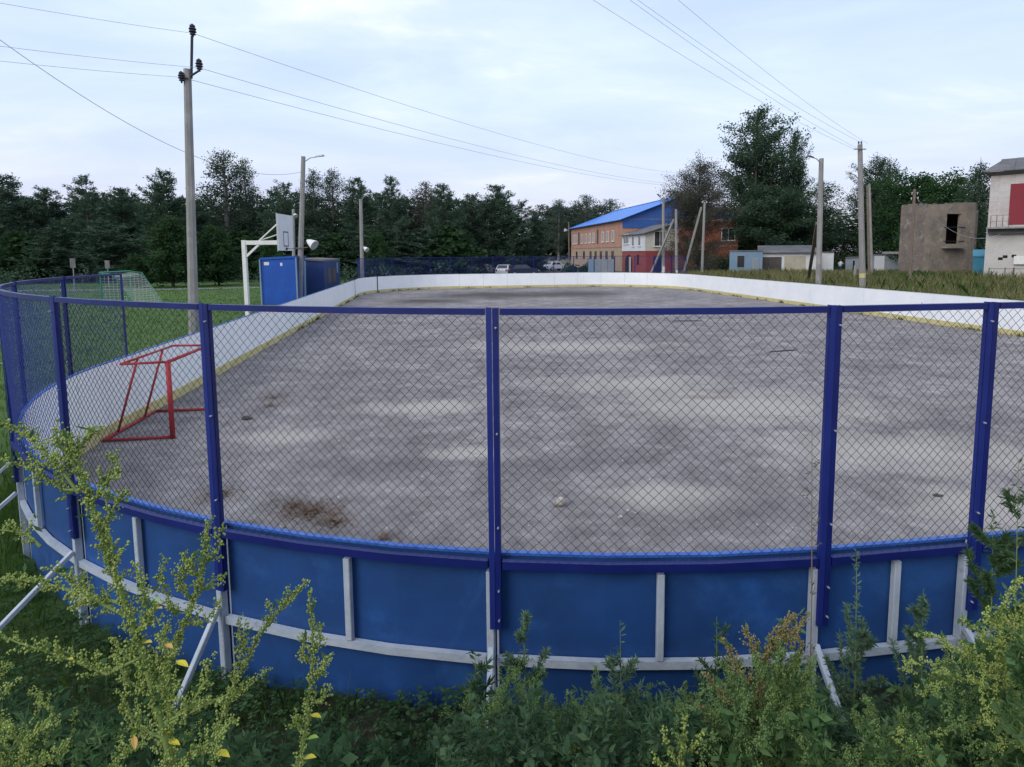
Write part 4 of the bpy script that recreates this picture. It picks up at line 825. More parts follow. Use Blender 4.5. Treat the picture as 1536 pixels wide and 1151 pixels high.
# lamp pole behind the hoop
b2 = onz(449, 455, 0.02); P2 = pole('light_pole', 'concrete light pole with a floodlight horn beside the blue shelter', b2, at(455, 235, b2.y), 0.19, 0.13)
lamp_arm(P2, at(458, 242, b2.y - .1), at(473, 236, b2.y - .3)); flood(P2, at(461, 361, b2.y - 0.2), (0.75, -0.3, -0.45), 0.31, L_=0.6)
MB().beam(at(438, 373, b2.y - 0.19), at(462, 371, b2.y - 0.2), 0.05).build('cross_bracket', 'wood_old', P2)
MB().tube([at(457, 392, b2.y - 0.3), at(458, 452, b2.y - 0.3)], 0.06, 6).build('cable_pipe', 'blue_grey', P2)
# short pole behind the backboard
b3 = onz(441, 442, 0.02); P3 = pole('light_pole', 'short weathered pole with a round lamp just behind the backboard', b3, at(440, 314, b3.y), 0.13, 0.10); flood(P3, at(442, 321, b3.y - 0.15), (0.35, -0.5, -0.5), 0.17, L_=0.3)
# pole at the far left corner
b4 = onz(544, 440, 0.02); P4 = pole('light_pole', 'light pole with horn floodlight at the far left corner of the rink', b4, at(541, 299, b4.y), 0.16, 0.12)
lamp_arm(P4, at(543, 300, b4.y - .12), at(548, 294, b4.y - .5), head=0.45, hm='bright_white'); flood(P4, at(546, 371, b4.y - 0.15), (0.5, -0.35, -0.4), 0.2, L_=0.4)
# pole left of the brick building
b5 = px(854, 132); P5 = pole('light_pole', 'thin wooden pole with a white lamp at the left end of the brick building', b5, atf(853, 333, 132), 0.15, 0.12, 'wood_old'); flood(P5, atf(851, 346, 131.6), (-0.6, -0.4, 0.1), 0.3, L_=0.6)
# group in front of the porch
def wbase(root, base, h=0.9, r=0.2): MB().tube([base, base + Vector((0, 0, h))], r, 8).build('whitewashed_base', 'bright_white', root)
b6 = px(995, 80); P6 = pole('light_pole', 'concrete light pole with whitewashed foot in front of the porch', b6, atf(995, 297, 80), 0.20, 0.15); wbase(P6, b6, 1.3, 0.205); lamp_arm(P6, atf(994, 303, 79.8), atf(990, 296, 79.2), head=0.7)
b7 = px(1015, 78); P7 = pole('utility_pole', 'bare concrete pole with whitewashed foot right of the porch lamp', b7, atf(1014, 314, 78), 0.17, 0.13); wbase(P7, b7, 0.9, 0.175)
MB().beam(px(974, 80.5), atf(1011, 329, 78.3), 0.24, 0.2).build('leaning_strut', 'concrete', P7)
b8 = px(1053, 82); P8 = pole('utility_pole', 'concrete pole with a leaning strut in front of the grey willow', b8, atf(1057, 303, 82), 0.17, 0.13); wbase(P8, b8, 0.7, 0.175)
MB().beam(px(1024, 82.5), atf(1052, 311, 82.2), 0.2).build('leaning_strut', 'concrete', P8)
for dx in (-3, 3): insulators(P8, atf(1057 + dx, 304, 81.8), 'bright_white', 0.5)
# right field poles
b9 = px(1229, 47.5); P9 = pole('light_pole', 'thick concrete light pole behind the right board with lamp to the left', b9, atf(1232, 238, 47.5), 0.21, 0.16); lamp_arm(P9, atf(1229, 243, 47.4), atf(1220, 237, 46.6), head=0.8, hm='roof_grey')
MB().beam(px(1212, 58), atf(1226, 335, 48.0), 0.22).build('leaning_strut', 'wood_old', P9)
b10 = px(1296, 46.5); P10 = pole('power_pole', 'tallest concrete power pole on the right, with a yellow band', b10, atf(1290, 217, 46.5), 0.21, 0.155)
a, b = b10.lerp(atf(1290, 217, 46.5), 0.115), b10.lerp(atf(1290, 217, 46.5), 0.145); MB().tube([a, b], 0.207, 8).build('yellow_band', 'kick_yellow', P10)
for dx in (-2, 2): insulators(P10, atf(1290 + dx, 216, 46.5), 'dark_metal', 0.5)
MB().beam(atf(1281, 224, 46.3), atf(1299, 224, 46.3), 0.06).build('crossarm', 'wood_old', P10)
lamp_arm(P10, atf(1287, 268, 46.2), atf(1277, 261, 45.4), head=0.55, hm='bright_white')
for u0, v0, u1, v1, y_, r_, lb in ((1305, 400, 1301, 278, 70, 0.13, 'dark thin pole close behind the tallest power pole'), (1309, 400, 1304, 276, 74, 0.15, 'pale thin pole in the cluster behind the tallest power pole')):
    pole('utility_pole', lb, px(u0, y_), atf(u1, v1, y_), r_, r_ * 0.8, 'wood_old' if 'dark' in lb else 'concrete')
b11 = px(1366, 60); P11 = pole('utility_pole', 'brown wooden pole with white insulators in front of the ruin', b11, atf(1372, 284, 60), 0.14, 0.11, 'wood_old', False)
for dx, v_ in ((-4, 291), (4, 291), (-5, 299), (5, 298)): insulators(P11, atf(1372 + dx, v_, 59.9), 'bright_white', 0.42)
MB().beam(atf(1366, 289, 59.9), atf(1378, 289, 59.9), 0.05).build('crossarm', 'wood_old', P11)
pole('stub_post', 'short grey stub post in the dry grass beside the banded pole', px(1283, 66), atf(1283, 398, 66), 0.12, 0.12)
# overhead lines
def line(label, a, b, sag, r=0.009, n=24):
    a, b = Vector(a), Vector(b); pts = [a.lerp(b, t) - Vector((0, 0, 4 * sag * t * (1 - t))) for t in np.linspace(0, 1, n)]
    return tag(MB().tube(pts, r, 4).build('power_line', 'line'), label, 'power line')
ends = [(i1, (-420, -75), (1075, 262)), (i2, (-420, 10), (1075, 278)), (i3, (-420, 40), (1080, 280))]
nm_ = ('topmost', 'middle', 'lowest')
for k, (ip, l_, r_) in enumerate(ends):
    line(nm_[k] + ' of three power lines leaving the tall left pole towards the left edge', ip, atf(l_[0], l_[1], 14.5), 0.1, 0.006)
    line(nm_[k] + ' of three power lines running from the left pole towards the grey tree', ip, atf(r_[0], r_[1], 96), (1.4, 1.2, 1.2)[k], 0.009, 40)
line('single sagging cable from the upper left edge down to the floodlight pole', atf(-120, -30, 17), at(453, 258, b2.y), 1.6, 0.011, 30)
tp = atf(1290, 217, 46.5)
for u, v_, nm, dx in ((600, -190, 'leftmost', -0.45), (705, -180, 'second from left', -0.15), (712, -180, 'third from left', 0.15), (800, -190, 'rightmost', 0.45)):
    line(nm + ' of four cables rising from the tallest right pole', atf(u, v_, 19), tp + Vector((dx, -0.1, 0.05 - 0.35 * (dx < 0))), 0.45, 0.008, 30)
line('thin service cable sagging across the front of the ruin', atf(1372, 293, 60), atf(1500, 352, 64), 1.6, 0.018)
# road signs seen against the wood
for u, v0, v1, lb in ((109, 388, 402, 'taller grey road sign seen from behind left of the blue fence end'), (161, 391, 403, 'smaller grey road sign beyond the green goal')):
    y_ = 60 if u == 109 else 66; r = wthing('road_sign', lb, 'road sign', px(u, y_)); MB().tube([px(u, y_), atf(u, v0, y_)], 0.04, 6).build('post', 'grey_sheet', r)
    p = atf(u, (v0 + v1) / 2, y_ - 0.06); hh = (v1 - v0) / 2 * y_ * DS / F; MB().box(p.x - 0.24, p.x + 0.24, p.y - 0.012, p.y + 0.012, p.z - hh, p.z + hh).build('plate', 'roof_grey', r, bevel=0.01)
# ================================================================== CARS AND PERSON
def car(label, p, rz, m):
    r = thing('parked_car', label, 'car', p, rz)
    prof = [(-2.0, 0.35), (-2.05, 0.75), (-1.95, 0.92), (-1.55, 0.98), (-1.05, 1.42), (0.35, 1.46), (0.95, 1.0), (1.75, 0.88), (2.0, 0.7), (2.02, 0.35)]
    mb = MB(); k = len(prof); V_ = []
    for y_, s_ in ((-0.82, 1), (0.82, 1)):
        for x, z in prof: V_.append((x, y_ * (0.84 if z > 1.2 else 1), z))
    mb.add(V_, [tuple(range(k - 1, -1, -1)), tuple(range(k, 2 * k))] + [(i, (i + 1) % k, (i + 1) % k + k, i + k) for i in range(k)]); body = mb.build('body', m, r, bevel=0.04)
    for sgn in (-1, 1):
        for x0, x1, t0, t1 in ((-1.35, -0.45, -1.0, -0.45), (-0.35, 0.7, -0.35, 0.3)):
            mb = MB(); mb.add([(x0, sgn * 0.83, 1.0), (x1, sgn * 0.83, 1.0), (t1, sgn * 0.715, 1.38), (t0, sgn * 0.715, 1.38), (x0, sgn * 0.8, 1.0), (x1, sgn * 0.8, 1.0), (t1, sgn * 0.68, 1.38), (t0, sgn * 0.68, 1.38)], [(0, 1, 2, 3), (7, 6, 5, 4), (0, 4, 5, 1), (1, 5, 6, 2), (2, 6, 7, 3), (3, 7, 4, 0)]); mb.build('side_window', 'glass', r)
    for x0, z0, x1, z1, nm in ((-1.50, 1.05, -1.12, 1.39, 'rear_window'), (0.90, 1.06, 0.44, 1.41, 'windscreen')):
        e = -0.03 if nm == 'rear_window' else 0.03; mb = MB(); mb.add([(x0 + e, -0.66, z0), (x0 + e, 0.66, z0), (x1 + e, 0.58, z1), (x1 + e, -0.58, z1), (x0, -0.66, z0 - 0.05), (x0, 0.66, z0 - 0.05), (x1, 0.58, z1 - 0.05), (x1, -0.58, z1 - 0.05)], [(0, 1, 2, 3), (7, 6, 5, 4), (0, 4, 5, 1), (1, 5, 6, 2), (2, 6, 7, 3), (3, 7, 4, 0)]); mb.build(nm, 'glass', r)
    for x in (-1.28, 1.3):
        for sgn in (-1, 1):
            w_ = MB().tube([(x, sgn * 0.66, 0.31), (x, sgn * 0.86, 0.31)], 0.31, 14).build('wheel', 'tyre', r); MB().tube([(x, sgn * 0.861, 0.31), (x, sgn * 0.875, 0.31)], 0.19, 12).build('rim', 'grey_metal', w_)
    for sgn in (-1, 1): MB().box(1.99, 2.06, sgn * 0.62 - 0.14, sgn * 0.62 + 0.14, 0.6, 0.75).build('headlight', 'bright_white', r); MB().box(-2.09, -2.0, sgn * 0.65 - 0.1, sgn * 0.65 + 0.1, 0.65, 0.88).build('tail_light', 'red', r)
    return r
car('small white car on the road left of the brick building', px(833, 112) + Vector((0, 0, 0.06)), math.radians(35), 'car_white')
car('white parked car half hidden behind the middle of the far board', px(757, 89) + Vector((0, 0, 0.04)), math.radians(80), 'car_white')
car('dark parked car behind the far board, beside the white one', px(783, 88) + Vector((0, 0, 0.04)), math.radians(20), 'car_dark')
def person(p, rz):
    sk = {'pel': ((0, 0, .95), .14), 'wst': ((0, 0.02, 1.1), .13), 'chs': ((0.02, 0.05, 1.32), .15), 'nck': ((0.03, .07, 1.47), .06), 'hd': ((0.04, .09, 1.60), .095), 'top': ((0.04, .08, 1.70), .07),
          'hl': ((-.1, 0, .9), .10), 'kl': ((-.11, .03, .5), .07), 'al': ((-.11, -.02, .08), .05), 'tl': ((-.11, .13, .03), .04), 'hr': ((.1, 0, .9), .10), 'kr': ((.12, .06, .5), .07), 'ar': ((.12, .03, .08), .05), 'tr': ((.12, .18, .03), .04),
          'sl': ((-.19, .04, 1.36), .07), 'el': ((-.25, .02, 1.1), .05), 'wl': ((-.22, .16, .92), .035), 'fl': ((-.2, .22, .86), .03), 'sr': ((.21, .06, 1.36), .07), 'er': ((.30, .10, 1.14), .05), 'wr': ((.22, .28, 1.2), .035), 'fr': ((.18, .33, 1.22), .03)}
    ed = [('pel', 'wst'), ('wst', 'chs'), ('chs', 'nck'), ('nck', 'hd'), ('hd', 'top'), ('pel', 'hl'), ('hl', 'kl'), ('kl', 'al'), ('al', 'tl'), ('pel', 'hr'), ('hr', 'kr'), ('kr', 'ar'), ('ar', 'tr'), ('chs', 'sl'), ('sl', 'el'), ('el', 'wl'), ('wl', 'fl'), ('chs', 'sr'), ('sr', 'er'), ('er', 'wr'), ('wr', 'fr')]
    ks = list(sk); me_ = bpy.data.meshes.new('person'); me_.from_pydata([sk[k][0] for k in ks], [(ks.index(a), ks.index(b)) for a, b in ed], [])
    o = bpy.data.objects.new('person', me_); C.objects.link(o); o.location = p; o.rotation_euler = (0, 0, rz)
    sm = o.modifiers.new('skin', 'SKIN'); sl = me_.skin_vertices[0].data if me_.skin_vertices else None
    if sl is None:
        bm_ = bmesh.new(); bm_.from_mesh(me_); bm_.verts.layers.skin.verify(); bm_.to_mesh(me_); bm_.free(); sl = me_.skin_vertices[0].data
    for i, k in enumerate(ks): sl[i].radius = (sk[k][1],) * 2; sl[i].use_root = (k == 'pel')
    ss = o.modifiers.new('sub', 'SUBSURF'); ss.levels = ss.render_levels = 1
    me_.materials.append(M['skin']); tag(o, 'person in a white jacket standing beside the grey shed', 'person')
    def garment(nm, rings, m):
        g_ = MB(); n = 12
        for z, cx0, cy0, rx, ry in rings: g_.v += [(cx0 + rx * math.cos(2 * math.pi * k / n), cy0 + ry * math.sin(2 * math.pi * k / n), z) for k in range(n)]
        for i in range(len(rings) - 1):
            for k in range(n): a = i * n + k; b = i * n + (k + 1) % n; g_.f.append((a, b, b + n, a + n)); g_.m.append(0)
        q = g_.build(nm, m, o, smooth=True); q.modifiers.new('solid', 'SOLIDIFY').thickness = 0.015; return q
    garment('jacket', [(.82, 0, .0, .19, .15), (1.0, 0, .01, .19, .16), (1.2, .01, .03, .21, .17), (1.36, .02, .05, .23, .15), (1.44, .03, .06, .13, .10), (1.48, .03, .07, .08, .08)], 'bright_white')
    for a, b, c_ in ((sk['sl'][0], sk['el'][0], sk['wl'][0]), (sk['sr'][0], sk['er'][0], sk['wr'][0])): MB().tube([a, b, c_], [.085, .068, .055], 8).build('sleeve', 'bright_white', o, smooth=True)
    for a, b, c_ in ((sk['hl'][0], sk['kl'][0], sk['al'][0]), (sk['hr'][0], sk['kr'][0], sk['ar'][0])): MB().tube([a, b, c_], [.125, .09, .07], 8).build('trouser_leg', 'shed_dark', o, smooth=True)
    garment('hair', [(1.58, .04, .05, .085, .075), (1.64, .04, .06, .105, .105), (1.70, .04, .07, .085, .09), (1.735, .04, .07, .02, .02)], 'bark')
    return o
person(px(1260, 95) + Vector((0, 0, 0.03)), math.radians(-60))
# ================================================================== TREES
def leaves(P, D, L, Wd, rng, up=0.3, quad=True):
    """one small leaf face per point P, roughly along direction D"""
    n = len(P); D = D + rng.normal(0, 0.55, (n, 3)); D /= np.linalg.norm(D, axis=1)[:, None] + 1e-9
    R = rng.normal(0, 1, (n, 3)); R[:, 2] *= up; X = np.cross(D, R); X /= np.linalg.norm(X, axis=1)[:, None] + 1e-9
    L = (L * rng.uniform(0.6, 1.35, n))[:, None]; Wd = (Wd * rng.uniform(0.7, 1.3, n))[:, None]
    if quad: V = np.stack([P, P + D * L * 0.5 + X * Wd, P + D * L, P + D * L * 0.5 - X * Wd], 1).reshape(-1, 3); k = 4
    else: V = np.stack([P - X * Wd, P + X * Wd, P + D * L], 1).reshape(-1, 3); k = 3
    return V, np.arange(n * k).reshape(-1, k)
def tree_arrays(kind, seed):
    """unit-less tree of real size about 12 m: returns trunk MB, leaf vertices, leaf faces"""
    rng = np.random.default_rng(seed); rnd = random.Random(seed); tr = MB(); PT = []; DR = []
    if kind in ('pine', 'sparse_pine'):
        H, Rm = 12.0, 2.3 if kind == 'pine' else 2.6
        top = np.array([rnd.uniform(-.3, .3), rnd.uniform(-.3, .3), H]); tr.tube([(0, 0, -0.3), tuple(top * 0.5), tuple(top)], [0.17, 0.10, 0.02], 6)
        nbr = 135 if kind == 'pine' else 80
        tops = [top] + [top * rnd.uniform(0.62, 0.8) + np.array([rnd.uniform(-1, 1), rnd.uniform(-1, 1), H * rnd.uniform(0.10, 0.2)]) for _ in range(3)]
        for i in range(nbr):
            t = 0.10 + 0.88 * (i + rnd.random()) / nbr; rad = Rm * min(1.0, (1 - t) * 1.9 + 0.10) ** 0.6 * (0.6 + 0.4 * min(t / 0.3, 1)); a = i * 2.399 + rnd.uniform(-.5, .5)
            ax_ = top if rnd.random() < 0.7 or t < 0.6 else rnd.choice(tops); b0 = ax_ * t if ax_ is top else top * (t - 0.12) * 0.35 + ax_ * (t - 0.05) * 0.65
            r = rad * rnd.uniform(0.45, 1.25) + 0.1; lift = rnd.uniform(0.05, 0.75) * r
            tip = b0 + np.array([math.cos(a) * r, math.sin(a) * r, lift]); mid = b0 * 0.5 + tip * 0.5 - np.array([0, 0, 0.14 * r])
            tr.tube([tuple(b0), tuple(mid), tuple(tip)], [0.035, 0.02, 0.008], 3, cap=False)
            nc = max(2, int(r * 3.2))
            for c in range(nc):
                q = 0.3 + 0.7 * (c + rnd.random()) / nc; p = (1 - q) ** 2 * b0 + 2 * q * (1 - q) * mid + q * q * tip
                m = 19; PT.append(p + rng.normal(0, 0.14, (m, 3))); d = rng.normal(0, 1, (m, 3)); d[:, 2] = np.abs(d[:, 2]) * 0.9 + 0.4; d[:, 0] += math.cos(a) * 0.4; d[:, 1] += math.sin(a) * 0.4
                DR.append(d / np.linalg.norm(d, axis=1)[:, None])
        for tp_ in tops[1:]:
            tr.tube([tuple(top * 0.6), tuple(tp_)], [0.04, 0.015], 3, cap=False); PT.append(tp_ + rng.normal(0, 0.16, (40, 3))); d = rng.normal(0, .6, (40, 3)); d[:, 2] = 1.0; DR.append(d)
        for k in range(4): PT.append(top * (0.93 + 0.02 * k) + rng.normal(0, 0.08, (14, 3))); d = rng.normal(0, .6, (14, 3)); d[:, 2] = 1.2; DR.append(d)
        P, D = np.concatenate(PT), np.concatenate(DR); V, Fc = leaves(P, D, 0.34, 0.045, rng, quad=False); return tr, V, Fc
    # broadleaf kinds: limbs, twigs and leaf clusters
    spec = dict(birch=(13, 1.9, .16, .9, 90, .14, .05, 'oval', 0.10), aspen=(17, 3.3, .10, 1.15, 170, .17, .065, 'oval', 0.2), maple=(10, 4.0, .08, .5, 120, .17, .075, 'round', 0.1),
                linden=(6.0, 2.0, .04, .55, 62, .19, .08, 'cone', 0.05), willow=(11, 4.2, .05, .6, 150, .15, .035, 'round', 0.25), weeping=(12, 2.1, .18, .3, 70, .20, .06, 'oval', -0.5))[kind]
    H, Rm, cb, lift, nb, ll, lw, shp, upb = spec
    lean = np.array([rnd.uniform(-.4, .4), rnd.uniform(-.4, .4), 0]); top = np.array([0, 0, H * 0.96]) + lean
    tr.tube([(0, 0, -0.3), tuple(top * 0.35 + lean * .3), tuple(top * 0.7), tuple(top)], [H * 0.018, H * 0.014, H * 0.008, 0.015], 7)
    stems = [(np.zeros(3), top)]
    if kind in ('willow', 'maple', 'aspen'):
        for k in range(4):
            a = k * 1.57 + rnd.uniform(-.4, .4); b0 = top * rnd.uniform(0.12, 0.35); e = b0 + np.array([math.cos(a) * Rm * 0.5, math.sin(a) * Rm * 0.5, H * rnd.uniform(0.35, 0.6)])
            tr.tube([tuple(b0), tuple(b0 * .5 + e * .5 + np.array([math.cos(a), math.sin(a), 0]) * .2), tuple(e)], [H * .010, H * .006, .02], 5, cap=False); stems.append((b0, e))
    for i in range(nb):
        t = cb + (0.985 - cb) * (i + rnd.random()) / nb
        if shp == 'oval': prof = math.sin(math.pi * min(max((t - cb) / (1 - cb) * 0.86 + 0.12, 0), 1)) ** 0.8
        elif shp == 'round': prof = max(0.05, 1 - ((t - cb) / (1 - cb) * 2 - 0.8) ** 2 / 1.45) ** 0.5
        else: prof = min(1, (1 - t) * 1.35 + 0.06) ** 0.75
        r = Rm * prof * rnd.uniform(0.45, 1.18) + 0.12; a = i * 2.399 + rnd.uniform(-.5, .5)
        b0, e = stems[0] if len(stems) == 1 or rnd.random() < 0.5 else rnd.choice(stems)
        tt = t if e is stems[0][1] else rnd.uniform(0.35, 1.0); st = b0 + (e - b0) * (tt if e is not stems[0][1] else t * 0.97)
        if e is not stems[0][1]: r *= 0.62
        tip = st + np.array([math.cos(a) * r, math.sin(a) * r, lift * r * rnd.uniform(0.3, 1.1)])
        if kind == 'weeping': tip[2] -= r * 0.5
        mid = st * 0.5 + tip * 0.5 + np.array([0, 0, (0.1 if kind != 'weeping' else 0.5) * r])
        tr.tube([tuple(st), tuple(mid), tuple(tip)], [0.012 + 0.012 * r, 0.015, 0.006], 3, cap=False)
        nc = max(2, int(r * (4.2 if kind != 'willow' else 3.6)))
        for c in range(nc):
            q = 0.22 + 0.78 * (c + rnd.random()) / nc; p = (1 - q) ** 2 * st + 2 * q * (1 - q) * mid + q * q * tip
            m = int({'birch': 20, 'aspen': 23, 'maple': 36, 'linden': 26, 'willow': 38, 'weeping': 26}[kind] * rnd.uniform(0.5, 1.4)); sg = {'maple': .27, 'aspen': .24, 'linden': .18, 'willow': .27}.get(kind, .2)
            g = rng.normal(0, sg, (m, 3))
            if kind == 'weeping': g[:, 2] = -np.abs(rng.normal(0, 0.55, m))
            PT.append(p + g); d = rng.normal(0, 1, (m, 3)); d[:, 2] += upb * 2; DR.append(d / np.linalg.norm(d, axis=1)[:, None])
    P, D = np.concatenate(PT), np.concatenate(DR); V, Fc = leaves(P, D, ll, lw, rng); return tr, V, Fc
KINDS = {'pine': ('pine', 'bark', 3), 'sparse_pine': ('pine', 'bark', 2), 'birch': ('birch', 'birch_bark', 3), 'aspen': ('aspen', 'bark', 2), 'maple': ('maple', 'bark', 1), 'linden': ('linden', 'bark', 2), 'willow': ('willow', 'bark', 1), 'weeping': ('birch', 'birch_bark', 1)}
TREE = {}
for kd, (lm, bm_, nv) in KINDS.items():
    for v_ in range(nv):
        tr, V, Fc = tree_arrays(kd, 11 + 7 * v_ + len(kd)); H = float(V[:, 2].max()); TREE[kd, v_] = dict(tr=tr, V=V, F=Fc, H=H, W=float(np.percentile(np.abs(V[:, 0]), 97)), tm=None, cm=None)
def plant_tree(name, label, u, vtop, y, kd, var=0, wpx=None, leaf=None, group='trees at the edge of the wood'):
    T = TREE[kd, var % KINDS[kd][2]]; p = px(u, y); p.z = gz(p.x, p.y); h = atf(u, vtop, y).z - p.z; s = h / T['H']; sx = s if wpx is None else (wpx / F * y * DS / 2) / T['W']
    root = thing(name, label, 'tree', p, random.random() * 6.28, group); root.scale = (sx, sx, s)
    key = leaf or KINDS[kd][0]
    if T['tm'] is None:
        o = T['tr'].build('trunk', KINDS[kd][1], root); T['tm'] = o.data; c = fast('crown', T['V'], T['F'], key, root); T['cm'] = {key: c.data}
    else:
        o = bpy.data.objects.new('trunk', T['tm']); C.objects.link(o); o.parent = root
        if key not in T['cm']:
            me_ = next(iter(T['cm'].values())).copy(); me_.materials.clear(); me_.materials.append(M[key]); T['cm'][key] = me_
        c = bpy.data.objects.new('crown', T['cm'][key]); C.objects.link(c); c.parent = root
    return root
GL, GM, GR = 'trees of the wood on the left', 'trees of the wood behind the far board', 'trees behind the garages'
for nm, lb, u, vt, y, kd, va, wp, lf, gp in (
    ('pine_tree', 'dense pine cut by the left edge of the photo', 10, 258, 78, 'pine', 0, 80, None, GL),
    ('pine_tree', 'bushy pine second from the left edge above the blue corner fence', 78, 277, 80, 'pine', 1, 70, None, GL),
    ('pine_tree', 'ragged open-topped pine above the grey road sign', 134, 258, 78, 'sparse_pine', 0, 62, None, GL),
    ('pine_tree', 'low pine between the ragged pine and the peaked pine', 192, 279, 84, 'pine', 2, 56, None, GL),
    ('pine_tree', 'peaked dark pine just left of the tall power pole', 250, 252, 80, 'pine', 0, 60, None, GL),
    ('linden_tree', 'small green broadleaf tree left of the power pole foot', 258, 318, 63, 'linden', 0, 78, None, GL),
    ('linden_tree', 'small green broadleaf tree right of the power pole foot', 328, 334, 66, 'linden', 1, 66, None, GL),
    ('bush_tree', 'low bush behind the green football goal', 203, 383, 62, 'linden', 1, 46, None, GL),
    ('birch_tree', 'tallest thin birch right of the power pole', 343, 222, 84, 'birch', 0, 66, None, GL),
    ('birch_tree', 'sparse slender birch beside the tallest birch', 379, 236, 90, 'birch', 1, 38, None, GL),
    ('pine_tree', 'dark pine low behind the tallest birch', 300, 296, 88, 'pine', 1, 60, None, GL),
    ('pine_tree', 'pine just left of the floodlight pole', 430, 268, 84, 'sparse_pine', 1, 56, None, GL),
    ('birch_tree', 'thin birch just right of the floodlight pole', 474, 250, 92, 'birch', 2, 40, None, GM),
    ('birch_tree', 'second thin birch right of the floodlight pole', 503, 250, 90, 'birch', 0, 40, None, GM),
    ('pine_tree', 'pine above the far left corner lamp', 541, 264, 86, 'pine', 2, 48, None, GM),
    ('pine_tree', 'tall pine right of the far left corner lamp', 590, 260, 84, 'sparse_pine', 0, 56, None, GM),
    ('birch_tree', 'brownish birch between two pines in the middle of the wood', 641, 271, 88, 'birch', 1, 48, 'willow', GM),
    ('pine_tree', 'pine right of the brownish birch', 670, 272, 84, 'pine', 0, 52, None, GM),
    ('pine_tree', 'broad low pine left of the peaked middle pine', 706, 286, 92, 'pine', 1, 56, None, GM),
    ('pine_tree', 'peaked pine in the middle of the photo', 748, 275, 92, 'pine', 2, 58, None, GM),
    ('pine_tree', 'pine near the right end of the dark wood', 782, 297, 94, 'sparse_pine', 1, 46, None, GM),
    ('pine_tree', 'last small pine at the right end of the dark wood', 804, 316, 96, 'pine', 0, 36, None, GM),
    ('linden_tree', 'light green bush behind the basketball backboard arm', 405, 352, 66, 'linden', 0, 34, 'maple', GL),
    ('linden_tree', 'round olive bush right of the far left corner lamp', 568, 344, 74, 'linden', 1, 50, None, GM),
    ('linden_tree', 'olive bush in front of the last pines', 788, 352, 98, 'linden', 0, 50, None, GM),
    ('birch_tree', 'pale far birch left of the blue roof', 838, 297, 150, 'birch', 0, 34, 'far_haze_leaf', 'far birches behind the blue roof'),
    ('birch_tree', 'pale far birch, tallest above the blue roof', 876, 291, 152, 'birch', 1, 50, 'far_haze_leaf', 'far birches behind the blue roof'),
    ('birch_tree', 'pale far birch, rightmost above the blue roof', 913, 296, 156, 'birch', 2, 50, 'far_haze_leaf', 'far birches behind the blue roof'),
    ('willow_tree', 'grey brown half bare tree covering the brick gable', 1044, 228, 90, 'willow', 0, 88, None, GR),
    ('aspen_tree', 'tallest aspen in the photo, standing behind the kiosk', 1128, 150, 112, 'aspen', 0, 92, None, GR),
    ('aspen_tree', 'slim aspen leaning against the right flank of the tallest aspen', 1188, 186, 114, 'aspen', 1, 42, None, GR),
    ('aspen_tree', 'dark low aspen behind the white garages', 1150, 268, 108, 'maple', 0, 120, 'aspen', GR),
    ('birch_tree', 'small birch seen behind the right light pole', 1222, 272, 108, 'birch', 1, 60, 'aspen', GR),
    ('aspen_tree', 'dark tree behind the tallest right power pole', 1303, 228, 112, 'aspen', 1, 56, 'aspen', GR),
    ('birch_tree', 'open crowned tree right of the tallest power pole', 1328, 236, 116, 'birch', 2, 50, 'aspen', GR),
    ('maple_tree', 'round bright green maple rising behind the ruin', 1384, 252, 98, 'maple', 0, 128, None, GR),
    ('birch_tree', 'sparse pale birch between maple and weeping birch', 1430, 262, 112, 'birch', 0, 52, 'willow', GR),
    ('birch_tree', 'weeping birch between the ruin and the white building', 1457, 244, 88, 'weeping', 0, 52, 'aspen', GR)):
    plant_tree(nm, lb, u, vt, y, kd, va, wp, lf, gp)
# the rest of the wood reads as one dark mass
def mass(name, label, spots, seed):
    rng = np.random.default_rng(seed); out = {}
    for (u, vt, y, kd, wp) in spots:
        T = TREE[kd, int(rng.integers(0, KINDS[kd][2]))]; p = px(u, y); h = atf(u, vt, y).z; s = h / T['H']; sx = (wp / F * y * DS / 2) / T['W']
        k = T['F'].shape[1]; nf = len(T['F']); sel = rng.permutation(nf)[:min(nf, 4200)]
        V = T['V'].reshape(-1, k, 3)[sel].copy(); c = V.mean(1, keepdims=True); V = c + (V - c) * 1.6
        a = rng.random() * 6.28; R = np.array([[math.cos(a), -math.sin(a), 0], [math.sin(a), math.cos(a), 0], [0, 0, 1]]); V = (V @ R.T) * np.array([sx, sx, s]) + np.array([p.x, p.y, 0])
        if k == 3: V = np.concatenate([V, V[:, 2:3]], 1)
        out.setdefault(KINDS[kd][0], []).append(V.reshape(-1, 3))
    mats = list(out); Vs = [np.concatenate(out[m]) for m in mats]; V = np.concatenate(Vs); nq = len(V) // 4
    mi = np.concatenate([np.full(len(v_) // 4, i) for i, v_ in enumerate(Vs)])
    q = np.arange(nq * 4).reshape(-1, 4)
    return tag(fast(name, V, q, mats, mi=mi), label, 'wood', kind='stuff')
sp = []
rr = random.Random(5)
for k in range(46):
    u = -420 + k * 27.5 + rr.uniform(-10, 10); y = rr.choice((92, 98, 105)); vt = rr.uniform(284, 304) if u < 770 else rr.uniform(320, 335)
    if u > 780: continue
    sp.append((u, vt, y, 'pine', rr.uniform(64, 88)))
for k in range(24):
    u = -420 + k * 52 + rr.uniform(-15, 15)
    if u < 690: sp.append((u, rr.uniform(325, 350), rr.choice((76, 84)), 'pine' if k % 3 else 'linden', rr.uniform(66, 92)))
mass('wood', 'dark mass of pines filling the wood behind the front trees', sp, 3)
